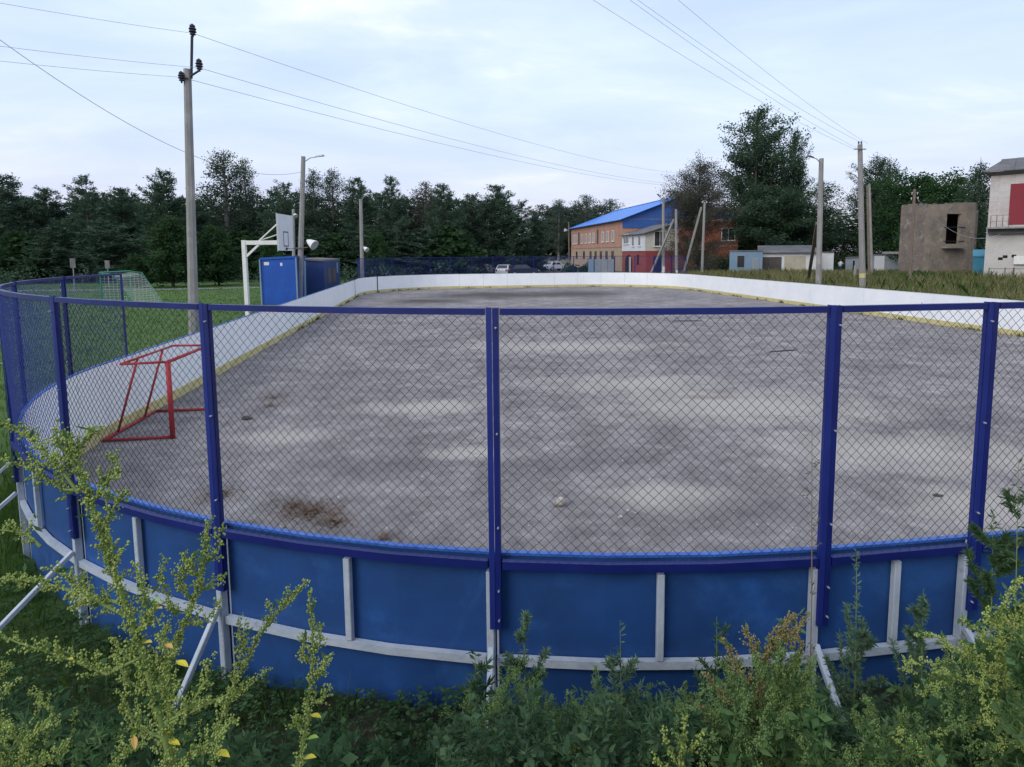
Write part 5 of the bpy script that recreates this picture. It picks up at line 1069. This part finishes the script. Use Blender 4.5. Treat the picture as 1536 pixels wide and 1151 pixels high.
sp = [(u + rr.uniform(-8, 8), rr.uniform(288, 312), rr.choice((120, 128)), 'aspen', rr.uniform(90, 120)) for u in range(1085, 1760, 44)] + [(u + rr.uniform(-8, 8), rr.uniform(318, 345), 114, 'aspen', rr.uniform(80, 100)) for u in range(1100, 1500, 52)]
sp += [(u + rr.uniform(-5, 5), rr.uniform(304, 322), 165, 'birch', 50) for u in range(812, 1000, 15)] + [(u + rr.uniform(-5, 5), rr.uniform(345, 362), 160, 'birch', 60) for u in range(806, 1000, 22)]
mass('wood', 'dark mass of trees behind the garages and the ruin', sp, 4)
# shrubs at the foot of the wood
def shrubs(name, label, area, n, m, hgt, lw, seed):
    rng = np.random.default_rng(seed); P = []
    for k in range(n):
        p = Vector(area(rng)); r = rng.uniform(0.5, 1.0) * hgt; mm = 90; g = rng.normal(0, 1, (mm, 3)); g /= np.linalg.norm(g, axis=1)[:, None]; g *= (rng.uniform(0.3, 1, mm) ** 0.5)[:, None] * r; g[:, 2] = np.abs(g[:, 2]) * 1.1
        P.append(g + np.array([p.x, p.y, 0.02]))
    P = np.concatenate(P); V, Fc = leaves(P, np.tile([0, 0, 0.5], (len(P), 1)), lw * 2.6, lw, rng); return tag(fast(name, V, Fc, m), label, 'shrubs', kind='stuff')
shrubs('undergrowth', 'dark undergrowth along the foot of the wood', lambda g_: (lambda u_: px(u_, g_.uniform(70, 100) if u_ < 690 else g_.uniform(94, 104)))(g_.uniform(-380, 810)), 250, 'pine', 1.9, 0.10, 8)
shrubs('undergrowth', 'dark undergrowth behind the garages', lambda g_: px(g_.uniform(1060, 1500), g_.uniform(103, 116)), 230, 'aspen', 3.0, 0.12, 9)
shrubs('hedge', 'green bushes at the left end of the brick building', lambda g_: px(g_.uniform(852, 882), g_.uniform(102, 106)), 14, 'maple', 1.3, 0.10, 10)
shrubs('hedge', 'dark bushes at the foot of the willow', lambda g_: px(g_.uniform(1022, 1072), g_.uniform(86, 91)), 20, 'willow', 1.7, 0.09, 12)
shrubs('hedge', 'green weeds growing against the foot of the ruin', lambda g_: px(g_.uniform(1372, 1400), g_.uniform(68, 71)), 10, 'maple', 0.9, 0.07, 13)
# ================================================================== GRASS AND GROUND COVER
def blades(name, label, pts, h, wd, m, seed, bend=0.5, cat='grass'):
    rng = np.random.default_rng(seed); P = np.array(pts, dtype=float); n = len(P); a = rng.uniform(0, 6.283, n); hh = np.asarray(h) * rng.uniform(0.5, 1.3, n); w_ = np.asarray(wd) * np.ones(n)
    X = np.stack([np.cos(a), np.sin(a), np.zeros(n)], 1) * w_[:, None]; b = rng.uniform(0, 6.283, n); t = np.stack([np.cos(b) * bend * hh * rng.random(n), np.sin(b) * bend * hh * rng.random(n), hh], 1)
    mid = P + t * np.array([0.35, 0.35, 0.6]); V = np.stack([P - X, P + X, mid + X * 0.7, P + t, mid - X * 0.7], 1).reshape(-1, 3)
    return tag(fast(name, V, np.arange(n * 5).reshape(-1, 5), m), label, cat, kind='stuff')
rg = random.Random(21); pts = []; hs = []; ws = []
while len(pts) < 60000:
    y = 3.2 * math.exp(rg.random() * math.log(19)); x = -rg.uniform(0.02, 1.3) * y - 1.0
    if rink_sd(x, y) < 0.08: continue
    a, b = w2l(x, y)
    if b < 2.4 and a > 0.5 and rg.random() < 0.7: continue
    pts.append((x, y, gz(x, y) - 0.01)); hs.append(0.06 + 0.05 * rg.random() + (0.05 if y < 8 else 0)); ws.append(0.0028 * max(1, y / 5))
blades('lawn_grass', 'short bright green lawn left of the rink', pts, hs, ws, 'grass', 31)
pts = []; hs = []; ws = []
while len(pts) < 52000:
    y = rg.uniform(16, 74); x = rg.uniform(10, 66)
    a, b = w2l(x, y)
    if a < 25.5 or (y > 60 and rg.random() < 0.3): continue
    k = 0.55 + 0.45 * math.sin(x * 0.23 + 1.3 * math.sin(y * 0.11)) * math.cos(y * 0.17); pts.append((x, y, 0.02)); hs.append(0.55 + 0.45 * k); ws.append(0.011 + 0.00028 * y)
blades('dry_grass', 'tall olive and straw coloured grass in the field right of the rink', pts, hs, ws, 'dry_grass', 32, 0.6)
pts = []; hs = []; ws = []
for k in range(9000):
    y = rg.uniform(88, 104); u = rg.uniform(1020, 1560); p = px(u, y); y2 = rg.uniform(72, 83); q = px(u, y2); pts.append((q.x, q.y, 0.02)); hs.append(0.75); ws.append(0.035)
blades('field_weeds', 'green brown weeds in front of the garages and kiosk', pts, hs, ws, 'dry_grass', 33, 0.6)
pts = []; hs = []; ws = []
while len(pts) < 9000:
    y = rg.uniform(18, 68); x = rg.uniform(11, 60)
    if w2l(x, y)[0] < 25.7 or math.sin(x * 0.31 + 2 * math.sin(y * 0.13)) * math.sin(y * 0.27 + x * 0.1) < 0.15: continue
    pts.append((x, y, 0.02)); hs.append(rg.uniform(0.4, 0.95)); ws.append(0.014 + 0.0003 * y)
blades('green_weeds', 'dark green weed patches scattered through the dry grass field', pts, hs, ws, 'grass_dark', 35, 0.8)
pts = []; hs = []
for k in range(70):
    s_ = rg.uniform(20, 112); n_ = rg.randint(4, 30); w_ = rg.uniform(0.05, 0.5)
    for j in range(n_):
        q = per(s_ + rg.gauss(0, w_), -0.03 - 0.06 * rg.random(), 0.0); pts.append((q.x, q.y, 0.0)); hs.append(rg.uniform(0.04, 0.16))
blades('board_weeds', 'small weed tufts along the foot of the far and right white boards', pts, hs, [0.012] * len(pts), 'grass_dark', 36, 1.0)
# slope under the camera
pts = []; hs = []; ws = []
while len(pts) < 9000:
    x = rg.uniform(-7, 5); y = rg.uniform(1.0, 7.5)
    if rink_sd(x, y) < 0.12: continue
    a, b = w2l(x, y)
    if b > 4 or (a > 3.5 and rg.random() < 0.6): continue
    pts.append((x, y, gz(x, y) - 0.01)); hs.append(rg.uniform(0.08, 0.26)); ws.append(rg.uniform(0.0015, 0.003))
blades('bank_grass', 'dark green grass on the bank below the camera', pts, hs, ws, 'grass_dark', 34, 0.9)
def cover(name, label, n, area, m, r0, r1, z0, z1, seed):
    rng = random.Random(seed); V = []; Fc = []
    while len(Fc) < n * 3:
        x, y = area(rng)
        if rink_sd(x, y) < 0.06: continue
        cl_ = 0.5 + 0.5 * math.sin(x * 5.1 + 2 * math.sin(y * 3.3)) * math.sin(y * 6.3 + x)
        if rng.random() > 0.35 + 0.65 * cl_: continue
        z = gz(x, y) + rng.uniform(z0, z1) * (0.5 + cl_); r = rng.uniform(r0, r1); a0 = rng.random() * 6.28; tx, ty = rng.uniform(-.5, .5), rng.uniform(-.7, .3)
        for k in range(3):
            a = a0 + k * 2.094; n0 = len(V)
            for da, rr_ in ((0, 0.1), (-0.55, 0.8), (-0.25, 1.15), (0.25, 1.15), (0.55, 0.8)):
                dx, dy = math.cos(a + da) * r * rr_, math.sin(a + da) * r * rr_; V.append((x + dx, y + dy, z + dx * tx + dy * ty))
            Fc.append((n0, n0 + 1, n0 + 2, n0 + 3, n0 + 4))
    return tag(fast(name, V, Fc, m), label, 'ground cover', kind='stuff')
def near_strip(g_):
    a = g_.uniform(1.5, 10.5); b = -g_.random() ** 1.3 * 2.0 + (0 if a > 5.5 else max(0, RR - math.sqrt(max(RR * RR - (RR - a) ** 2, 0)))); p = l2w(a, b); return p.x, p.y
cover('clover', 'low clover and round leaves along the foot of the blue board', 9000, near_strip, 'clover', 0.014, 0.032, 0.01, 0.12, 41)
# ================================================================== WEEDS
NS = 0.84                              # the fence stands nearer than first estimated
def pn(u, y): return Vector((at(u, 1000, y).x, y, 0))
OCT = np.array([(1, 0, 0), (0, 1, 0), (-1, 0, 0), (0, -1, 0), (0, 0, 1.25), (0, 0, -1.0)], dtype=float); OF = np.array([(0, 1, 4), (1, 2, 4), (2, 3, 4), (3, 0, 4), (1, 0, 5), (2, 1, 5), (3, 2, 5), (0, 3, 5)])
def beads(P, r, rng):
    n = len(P); s = (r * rng.uniform(0.55, 1.3, n))[:, None, None]; J = OCT[None] * s * rng.uniform(0.7, 1.3, (n, 1, 3)); V = (P[:, None, :] + J).reshape(-1, 3)
    Fc = (OF[None] + (np.arange(n) * 6)[:, None, None]).reshape(-1, 3); return V, Fc
def along(pts, t):
    pts = [np.array(p, dtype=float) for p in pts]; L_ = [0]
    for a, b in zip(pts[:-1], pts[1:]): L_.append(L_[-1] + np.linalg.norm(b - a))
    s = t * L_[-1]
    for i in range(len(pts) - 1):
        if s <= L_[i + 1] + 1e-9: k = (s - L_[i]) / (L_[i + 1] - L_[i] + 1e-9); return pts[i] * (1 - k) + pts[i + 1] * k, (pts[i + 1] - pts[i]) / (L_[i + 1] - L_[i] + 1e-9), L_[-1]
    return pts[-1], (pts[-1] - pts[-2]), L_[-1]
def spikelets(pts, dens, slen, br, rng, t0=0.1):
    """flower clusters crowded on short side twigs along a branch"""
    out = []; tw = []; _, _, L_ = along(pts, 0.5); n = max(3, int(L_ / dens))
    for i in range(n):
        t = t0 + (1 - t0) * (i + rng.random()) / n; p, d, _ = along(pts, t); l = slen * (0.35 + 0.9 * (1 - t)) * rng.uniform(0.5, 1.3)
        q = rng.normal(0, 1, 3); q -= d * q.dot(d); q /= np.linalg.norm(q) + 1e-9; dr = q * 0.8 + d * 0.6 + np.array([0, 0, 0.25]); dr /= np.linalg.norm(dr)
        m = max(2, int(l / (br * 1.35))); tw.append((p, p + dr * l * 0.9))
        for j in range(m):
            c = p + dr * l * (j + 0.5) / m; k = int(rng.integers(1, 4))
            for _ in range(k): out.append(c + rng.normal(0, br * 1.1, 3))
    return out, tw
def leaf_mesh(L_, w_, fold=0.25):
    xs_ = [(0, 0.06), (0.2, 0.75), (0.45, 1.0), (0.7, 0.7), (1.0, 0.02)]; v = []; f = []
    for t, k in xs_: v += [(L_ * t, -w_ * k, w_ * k * fold - 0.12 * L_ * t * t), (L_ * t, 0, -0.12 * L_ * t * t), (L_ * t, w_ * k, w_ * k * fold - 0.12 * L_ * t * t)]
    for i in range(4): f += [(3 * i, 3 * i + 3, 3 * i + 4, 3 * i + 1), (3 * i + 1, 3 * i + 4, 3 * i + 5, 3 * i + 2)]
    return v, f
LM = {}
def put_leaf(root, p, d, size, m):
    if m not in LM: v, f = leaf_mesh(1.0, 0.22); me_ = bpy.data.meshes.new('leaf'); me_.from_pydata(v, [], f); me_.materials.append(M[m]); LM[m] = me_
    o = bpy.data.objects.new('leaf', LM[m]); C.objects.link(o); adopt(o, root); o.location = p; o.rotation_euler = Vector(d).to_track_quat('X', 'Z').to_euler(); o.scale = (size,) * 3; return o
def goosefoot(label, stem, branches, y, r=0.007, bm_='bead', br=0.0032, dens=0.006, slen=0.03, seed=1, lvs=(), tip_t0=0.55, drop=None, grp=None, smallleaf=0):
    """stem and branches are given as image points of a plant standing y metres ahead; branch points may carry their own distance"""
    rng = np.random.default_rng(seed); y *= NS; br *= 0.92; slen *= 0.9
    W3 = lambda q: tuple(at(q[0], q[1], y + (q[2] if len(q) > 2 else 0)))
    st = [W3(q) for q in stem]; b0 = Vector(st[0]); g0 = gz(b0.x, b0.y)
    if b0.z > g0: st = [(b0.x + (b0.x - st[1][0]) * 0.5, b0.y, g0 - 0.03)] + st
    root = wthing('goosefoot_plant', label, 'weed', (st[0][0], st[0][1], gz(st[0][0], st[0][1])), grp)
    mb = MB(); n = len(st); mb.tube(st, [r * (1 - 0.78 * i / (n - 1)) for i in range(n)], 7); P = []; tws = []
    q, t_ = spikelets(st, dens, slen, br, rng, tip_t0); P += q; tws += t_
    for bq in branches:
        bp = [W3(x) for x in bq]; mb.tube(bp, [r * 0.42 * (1 - 0.7 * i / (len(bp) - 1)) for i in range(len(bp))], 5, cap=False); q, t_ = spikelets(bp, dens, slen * 0.85, br, rng, 0.12); P += q; tws += t_
    for a, b in tws: mb.tube([tuple(a), tuple(b)], [br * 0.3, br * 0.2], 3, cap=False)
    mb.build('stem', 'stem', root, smooth=True); V, Fc = beads(np.array(P), br, rng); sc = fast('seed_clusters', V, Fc, bm_, root, smooth=True); sc['kind'] = 'stuff'
    if smallleaf:
        idx = rng.integers(0, len(P), smallleaf); PP = np.array(P)[idx]; V, Fc = leaves(PP, rng.normal(0, 1, (smallleaf, 3)) * 0.6 + np.array([0, 0, 0.2]), 0.028 * br / 0.0032, 0.006 * br / 0.0032, rng); l_ = fast('small_leaves', V, Fc, 'weed_leaf', root); l_['kind'] = 'stuff'
    for (u, v_, du, dv, sz, m) in lvs:
        p = Vector(at(u, v_, y)); d = Vector(at(u + du, v_ + dv, y - 0.02)) - p; PA = np.array(P); p = Vector(PA[((PA - np.array(p)) ** 2).sum(1).argmin()]); put_leaf(root, p, d, sz * 0.95, m)
    return root
goosefoot('big goosefoot weed leaning left in the lower left foreground, closest to the camera', [(270, 1200), (240, 1075), (215, 985), (190, 915), (165, 835), (140, 765), (118, 700), (104, 655)],
    [[(118, 740), (88, 700), (40, 655, .03), (-5, 632, .05)], [(135, 760), (160, 725), (178, 700), (168, 680)], [(128, 735), (95, 735), (50, 705), (8, 690)], [(150, 800), (172, 760), (192, 738)], [(172, 862), (168, 820), (160, 780)], [(120, 705), (88, 668), (82, 640)],
     [(112, 690), (128, 655), (148, 645)], [(182, 905), (120, 892, .05), (60, 872, .08), (0, 868, .1)], [(190, 925), (150, 905), (100, 865), (70, 852)], [(213, 985), (160, 1012), (95, 985), (30, 965), (-10, 950)], [(205, 960), (222, 915), (212, 870), (200, 845)],
     [(222, 1010), (190, 985), (168, 960)], [(235, 1050), (190, 1020), (175, 985)], [(235, 1060), (255, 1030), (262, 1010)], [(245, 1090), (300, 1062), (345, 1040)], [(244, 1085), (280, 1068), (310, 1020), (318, 985)], [(225, 1020), (248, 985), (240, 950)], [(200, 950), (225, 930), (232, 905)],
     [(60, 820, .1), (40, 800, .1), (0, 795, .1)], [(250, 1110), (205, 1090), (180, 1040)], [(262, 1150), (320, 1110), (352, 1078)]], 1.25, r=0.0080, br=0.0025, dens=0.0066, slen=0.046, seed=3, smallleaf=130,
    lvs=((214, 966, 26, -6, 0.03, 'yellow_leaf'), (286, 986, 28, 10, 0.032, 'yellow_leaf'), (258, 968, 20, 8, 0.025, 'orange_leaf'), (85, 985, 12, -24, 0.026, 'yellow_leaf'), (98, 990, 22, -2, 0.02, 'yellow_leaf'), (72, 1012, 22, -4, 0.03, 'green_leaf'), (250, 1112, 30, 6, 0.032, 'yellow_leaf'), (248, 1102, 14, -6, 0.02, 'yellow_leaf'), (193, 1100, 2, 24, 0.026, 'orange_leaf'), (276, 1140, 12, -20, 0.034, 'yellow_leaf'), (338, 1142, 26, 8, 0.038, 'yellow_leaf'), (190, 1140, 8, -14, 0.026, 'orange_leaf'), (228, 898, 16, 4, 0.022, 'green_leaf'), (80, 1135, 14, -26, 0.032, 'yellow_leaf'), (143, 1150, 2, -26, 0.03, 'green_leaf'), (280, 890, 14, -2, 0.02, 'orange_leaf'), (268, 940, 10, -8, 0.02, 'green_leaf'), (225, 905, 22, -8, 0.03, 'green_leaf')))
goosefoot('slim goosefoot stem with seed tufts in front of the left fence post', [(250, 1000), (272, 950), (290, 905), (302, 860), (310, 815), (314, 782)], [[(296, 890), (322, 870), (338, 862)], [(300, 870), (285, 850), (276, 830)], [(305, 850), (325, 830), (332, 790)], [(285, 920), (262, 920), (240, 870), (246, 835)], [(255, 985), (245, 955), (252, 930)], [(278, 935), (310, 930), (330, 900)], [(290, 905), (268, 880), (275, 850), (286, 838)]], 1.45, r=0.0042, br=0.0027, dens=0.0070, slen=0.038, seed=5, smallleaf=50)
goosefoot('thin branching goosefoot stem bending right below the white rail', [(318, 1165), (330, 1085), (352, 1025), (385, 960), (420, 915), (462, 870)], [[(352, 1028), (360, 985), (358, 925)], [(370, 990), (365, 950), (368, 930)], [(340, 1055), (385, 1020), (402, 1003)], [(335, 1070), (352, 1040), (350, 1012)], [(420, 915), (432, 895), (430, 880)], [(395, 945), (406, 925), (405, 905)]], 1.5, r=0.0034, br=0.0026, dens=0.007, slen=0.030, seed=6, tip_t0=0.45, smallleaf=40, lvs=((374, 978, 2, -18, 0.02, 'yellow_leaf'), (322, 1050, 16, -4, 0.024, 'orange_leaf')))
goosefoot('upright goosefoot stem left of the middle, with yellow lower leaves', [(440, 1180), (456, 1110), (464, 1040), (470, 980), (468, 930), (463, 890)], [[(466, 1030), (488, 1000), (496, 982)], [(462, 1060), (485, 1045), (494, 1030)], [(468, 985), (480, 965), (482, 935)], [(468, 1000), (455, 980), (456, 950)], [(455, 1100), (440, 1080), (444, 1070)]], 1.5, r=0.0045, br=0.0026, dens=0.005, slen=0.034, seed=8, tip_t0=0.2, smallleaf=50, lvs=((473, 1077, 22, 3, 0.034, 'yellow_leaf'), (467, 1110, 26, -8, 0.04, 'green_leaf'), (455, 1138, 26, -6, 0.042, 'yellow_leaf'), (450, 1092, -12, -22, 0.034, 'green_leaf')))
goosefoot('rusty topped goosefoot bush reaching up to the white rail on the right', [(1120, 1200), (1128, 1110), (1135, 1040), (1150, 985), (1170, 945), (1190, 922)], [[(1135, 1040), (1105, 1000), (1085, 960)], [(1130, 1080), (1085, 1040), (1055, 1010)], [(1145, 1000), (1125, 960), (1118, 940)], [(1150, 985), (1190, 950), (1212, 925)], [(1132, 1070), (1180, 1020), (1200, 975)], [(1126, 1120), (1075, 1090), (1050, 1060)], [(1160, 965), (1195, 955), (1205, 972)], [(1128, 1110), (1170, 1080), (1190, 1040)]], 2.3, r=0.006, bm_='bead_red', br=0.0036, dens=0.006, slen=0.06, seed=9, smallleaf=200)
goosefoot('broad pale green goosefoot bush in front of the right brace', [(1130, 1220), (1150, 1130), (1160, 1060), (1165, 1010), (1172, 975)], [[(1158, 1090), (1110, 1050), (1095, 1010)], [(1158, 1080), (1200, 1040), (1218, 995)], [(1155, 1130), (1090, 1100), (1060, 1070)], [(1155, 1130), (1195, 1095), (1212, 1060)], [(1152, 1150), (1080, 1130), (1040, 1110)], [(1160, 1040), (1140, 1010), (1135, 985)], [(1160, 1050), (1190, 1010), (1195, 980)], [(1154, 1150), (1200, 1135), (1222, 1110)], [(1153, 1160), (1120, 1120), (1105, 1080)], [(1155, 1120), (1180, 1080), (1182, 1050)], [(1150, 1180), (1100, 1150), (1075, 1135)]], 2.15, r=0.006, bm_='bead_green', br=0.0034, dens=0.0045, slen=0.07, seed=10, smallleaf=420)
goosefoot('small pale goosefoot sprig at the bottom edge right of the middle', [(1010, 1200), (1022, 1140), (1026, 1105), (1028, 1075)], [[(1018, 1150), (998, 1115), (996, 1095)], [(1022, 1135), (1045, 1120), (1052, 1100)], [(1014, 1165), (985, 1145), (980, 1132)]], 2.0, r=0.004, br=0.0042, dens=0.008, slen=0.03, seed=12, smallleaf=60)
goosefoot('bright goosefoot weed at the right edge leaning inwards', [(1560, 1180), (1530, 1080), (1510, 1010), (1500, 960), (1505, 910), (1528, 868)], [[(1515, 1030), (1450, 985), (1405, 955), (1372, 952)], [(1508, 1000), (1470, 945), (1440, 930)], [(1525, 1070), (1480, 1030), (1435, 1015), (1400, 1010)], [(1503, 960), (1530, 930), (1545, 880)], [(1535, 1100), (1490, 1080), (1450, 1090)], [(1503, 950), (1485, 930), (1478, 915)], [(1520, 1050), (1545, 1010), (1550, 960)], [(1540, 1120), (1500, 1115), (1470, 1135)], [(1512, 1010), (1475, 990), (1440, 965)]], 1.9, r=0.007, bm_='bead', br=0.0030, dens=0.0075, slen=0.05, seed=13, smallleaf=320)
goosefoot('low goosefoot weed at the bottom edge right of the brace', [(1330, 1210), (1322, 1140), (1310, 1085), (1300, 1050)], [[(1318, 1120), (1290, 1090), (1280, 1065)], [(1320, 1130), (1350, 1095), (1358, 1065)], [(1325, 1150), (1285, 1135), (1262, 1120)], [(1325, 1160), (1370, 1130), (1385, 1105)]], 2.0, r=0.005, bm_='bead_green', br=0.0032, dens=0.005, slen=0.055, seed=14, smallleaf=160)
goosefoot('low goosefoot sprigs in the bottom left corner', [(20, 1210), (30, 1150), (45, 1110), (70, 1085)], [[(30, 1150), (0, 1120), (-20, 1108)], [(38, 1125), (20, 1100), (14, 1080)], [(28, 1160), (75, 1140), (100, 1118)], [(24, 1180), (-10, 1150), (-30, 1140)]], 1.35, r=0.005, br=0.0024, dens=0.0050, slen=0.045, seed=15, smallleaf=90)
def mugwort_arr(st, spread, nl, ll, rng, broad=True):
    """feathery leaves on upright shoots"""
    base, top = np.array(st[0]), np.array(st[-1]); H = np.linalg.norm(top - base); P = []; D = []; stems = [st]
    for k in range(int(5 + H * 9)):
        t = rng.uniform(0.15, 0.9); p, d, _ = along(st, t); a = rng.uniform(0, 6.283); r = spread * (1.05 - t) * rng.uniform(0.5, 1.2) + 0.02
        e = p + np.array([math.cos(a) * r, math.sin(a) * r, r * rng.uniform(0.6, 1.6)]); stems.append([tuple(p), tuple(p * .5 + e * .5 + np.array([math.cos(a), math.sin(a), 0]) * r * .12), tuple(e)])
    per_ = max(4, int(nl / len(stems)))
    for s_ in stems:
        for i in range(per_):
            p, d, _ = along(s_, rng.uniform(0.08, 1.0)); P.append(p); q = rng.normal(0, 1, 3) * 0.8 + d * 0.9; q[2] += 0.25; D.append(q / np.linalg.norm(q))
    V, Fc = leaves(np.array(P), np.array(D), ll, ll * 0.115, rng)
    if not broad: return stems, V, Fc
    nb_ = max(4, len(P) // 9); ix = rng.integers(0, len(P), nb_); V2, F2 = leaves(np.array(P)[ix], np.array(D)[ix] * np.array([1, 1, 0.3]), ll * 1.5, ll * 0.42, rng, up=2.0)
    return stems, np.concatenate([V, V2]), np.concatenate([Fc, F2 + len(V)])
def mugwort(label, u, vtop, y, spread, nl, m='mug_leaf', ll=0.030, seed=1, lean=0, stemm='stem', name='mugwort_plant'):
    y *= NS; rng = np.random.default_rng(seed); p = pn(u - lean, y); p.z = gz(p.x, p.y) - 0.02; top = at(u, vtop, y); root = wthing(name, label, 'weed', p)
    st = [tuple(p), tuple(p.lerp(top, 0.5) + Vector((0.01, 0, 0))), tuple(top)]; stems, V, Fc = mugwort_arr(st, spread, nl, ll, rng, False); mb = MB()
    for i, s_ in enumerate(stems): mb.tube(s_, [0.004, 0.003, 0.001] if i == 0 else [0.002, 0.0015, 0.0008], 4, cap=False)
    mb.build('stem', stemm, root); l_ = fast('foliage', V, Fc, m, root); l_['kind'] = 'stuff'; return root
mugwort('feathery green mugwort right of the middle fence post', 785, 925, 3.25, 0.20, 2850, 'mug_pale', seed=21)
mugwort('thin mugwort shoot in the middle of the blue panel', 930, 930, 3.2, 0.12, 988, 'mug_pale', seed=22, ll=0.035)
mugwort('small mugwort tuft left of the middle brace', 712, 975, 3.1, 0.10, 798, seed=23, ll=0.05)
mugwort('dim mugwort tuft left of the rusty goosefoot', 1075, 925, 3.3, 0.14, 988, 'mug_dark', seed=24)
mugwort('tall blue green mugwort just right of the fence post and white brace', 1285, 828, 3.2, 0.24, 4370, 'mug_pale', seed=25, ll=0.028)
mugwort('mugwort with spreading shoots right of the right brace', 1385, 885, 3.1, 0.24, 2850, 'mug_pale', seed=26, ll=0.03)
mugwort('dark feathery bush against the rightmost fence post', 1490, 770, 3.0, 0.34, 4940, 'mug_dark', seed=27, ll=0.03)
mugwort('dark weed with thin upper shoots crossing the mesh at the right edge', 1528, 690, 2.9, 0.20, 1710, 'mug_dark', seed=28, ll=0.028)
mugwort('thin dry weed stalk in front of the mesh left of the right post', 1218, 640, 3.4, 0.05, 114, 'mug_dark', seed=29, ll=0.02, stemm='stem_dry', name='dry_stalk')
# thicket that fills the strip between camera and fence
def vprof(u): return 16 * math.sin(u * 0.061) + 12 * math.sin(u * 0.137 + 1) + float(np.interp(u, [-200, 0, 120, 260, 420, 560, 680, 760, 860, 980, 1060, 1120, 1220, 1270, 1350, 1420, 1480, 1540, 1700], [960, 1010, 1040, 1070, 1090, 1085, 1060, 1000, 1030, 1050, 1030, 1000, 1010, 1100, 1070, 985, 945, 890, 830]))
def thicket(name, label, n, u0, u1, m, seed, ll, dv, leaves_per=170, ylo=2.0, yhi=3.3):
    rng = np.random.default_rng(seed); VV = []; FF = []; k0 = 0; mb = MB()
    for k in range(n):
        u = rng.uniform(u0, u1); y = rng.uniform(ylo, yhi) * NS; vt = vprof(u) + abs(rng.normal(0, dv)) + 8; p = pn(u, y)
        if rink_sd(p.x, p.y) < 0.12: continue
        p.z = gz(p.x, p.y) - 0.02; top = at(u + rng.uniform(-25, 25), vt, y); h = top.z - p.z
        if h < 0.06: continue
        st = [tuple(p), tuple(p.lerp(top, 0.5)), tuple(top)]; stems, V, Fc = mugwort_arr(st, min(0.06 + 0.2 * h, 0.2), leaves_per * (0.4 + h), ll, rng); VV.append(V); FF.append(Fc + k0); k0 += len(V)
        for i, s_ in enumerate(stems[:4]): mb.tube(s_, [0.0025, 0.002, 0.001], 3, cap=False)
    return tag(fast(name, np.concatenate(VV), np.concatenate(FF), m), label, 'weeds', kind='stuff')
thicket('weed_thicket', 'tangle of green feathery weeds below the board in the middle', 130, 640, 1100, 'mug_leaf', 51, 0.026, 45, 480)
thicket('weed_thicket', 'dense pale green weeds filling the lower right corner', 130, 1040, 1640, 'weed_leaf', 52, 0.026, 75, 520, 1.7, 3.2)
thicket('weed_thicket', 'blue green weeds between the brace and the right edge', 130, 1000, 1640, 'mug_leaf', 53, 0.028, 40, 450, 2.2, 3.3)
thicket('weed_thicket', 'dark leafy weeds on the bank in the lower left', 140, -150, 640, 'mug_dark', 54, 0.035, 55, 300, 1.7, 3.6)
thicket('weed_thicket', 'scattered pale weeds along the bottom left edge', 40, -150, 330, 'weed_leaf', 55, 0.022, 60, 380, 1.5, 2.4)

# pale seed spikes standing out of the thicket
def spikes(name, label, n, u0, u1, m, seed, ylo, yhi, dv, br=0.0026):
    rng = np.random.default_rng(seed); P = []
    for k in range(n):
        u = rng.uniform(u0, u1); y = rng.uniform(ylo, yhi) * NS; vt = vprof(u) + abs(rng.normal(0, dv)) - 8; p = pn(u, y)
        if rink_sd(p.x, p.y) < 0.1: continue
        top = at(u, vt, y); L_ = rng.uniform(0.07, 0.2); d = np.array([rng.normal(0, 0.45), rng.normal(0, 0.45), 1.0]); d /= np.linalg.norm(d); b = np.array(top) - d * L_; bend = np.array([rng.normal(0, 0.03), rng.normal(0, 0.03), 0])
        q, _ = spikelets([tuple(b), tuple(b * 0.5 + np.array(top) * 0.5 + bend), tuple(top)], 0.009, 0.03, br, rng, 0.0); P += q
    V, Fc = beads(np.array(P), br, rng); return tag(fast(name, V, Fc, m, smooth=True), label, 'weeds', kind='stuff')
spikes('seed_spikes', 'pale green seed spikes among the weeds of the lower right corner', 34, 1330, 1640, 'bead', 61, 1.8, 3.0, 90)
spikes('seed_spikes', 'green seed spikes among the weeds around the right brace', 110, 1010, 1500, 'bead_green', 64, 1.8, 3.0, 70)
spikes('seed_spikes', 'green seed spikes among the weeds below the middle of the board', 70, 660, 1080, 'bead_green', 62, 2.2, 3.1, 50)
spikes('seed_spikes', 'yellow green seed spikes along the bottom left edge', 26, -120, 360, 'bead', 63, 1.5, 2.4, 60)
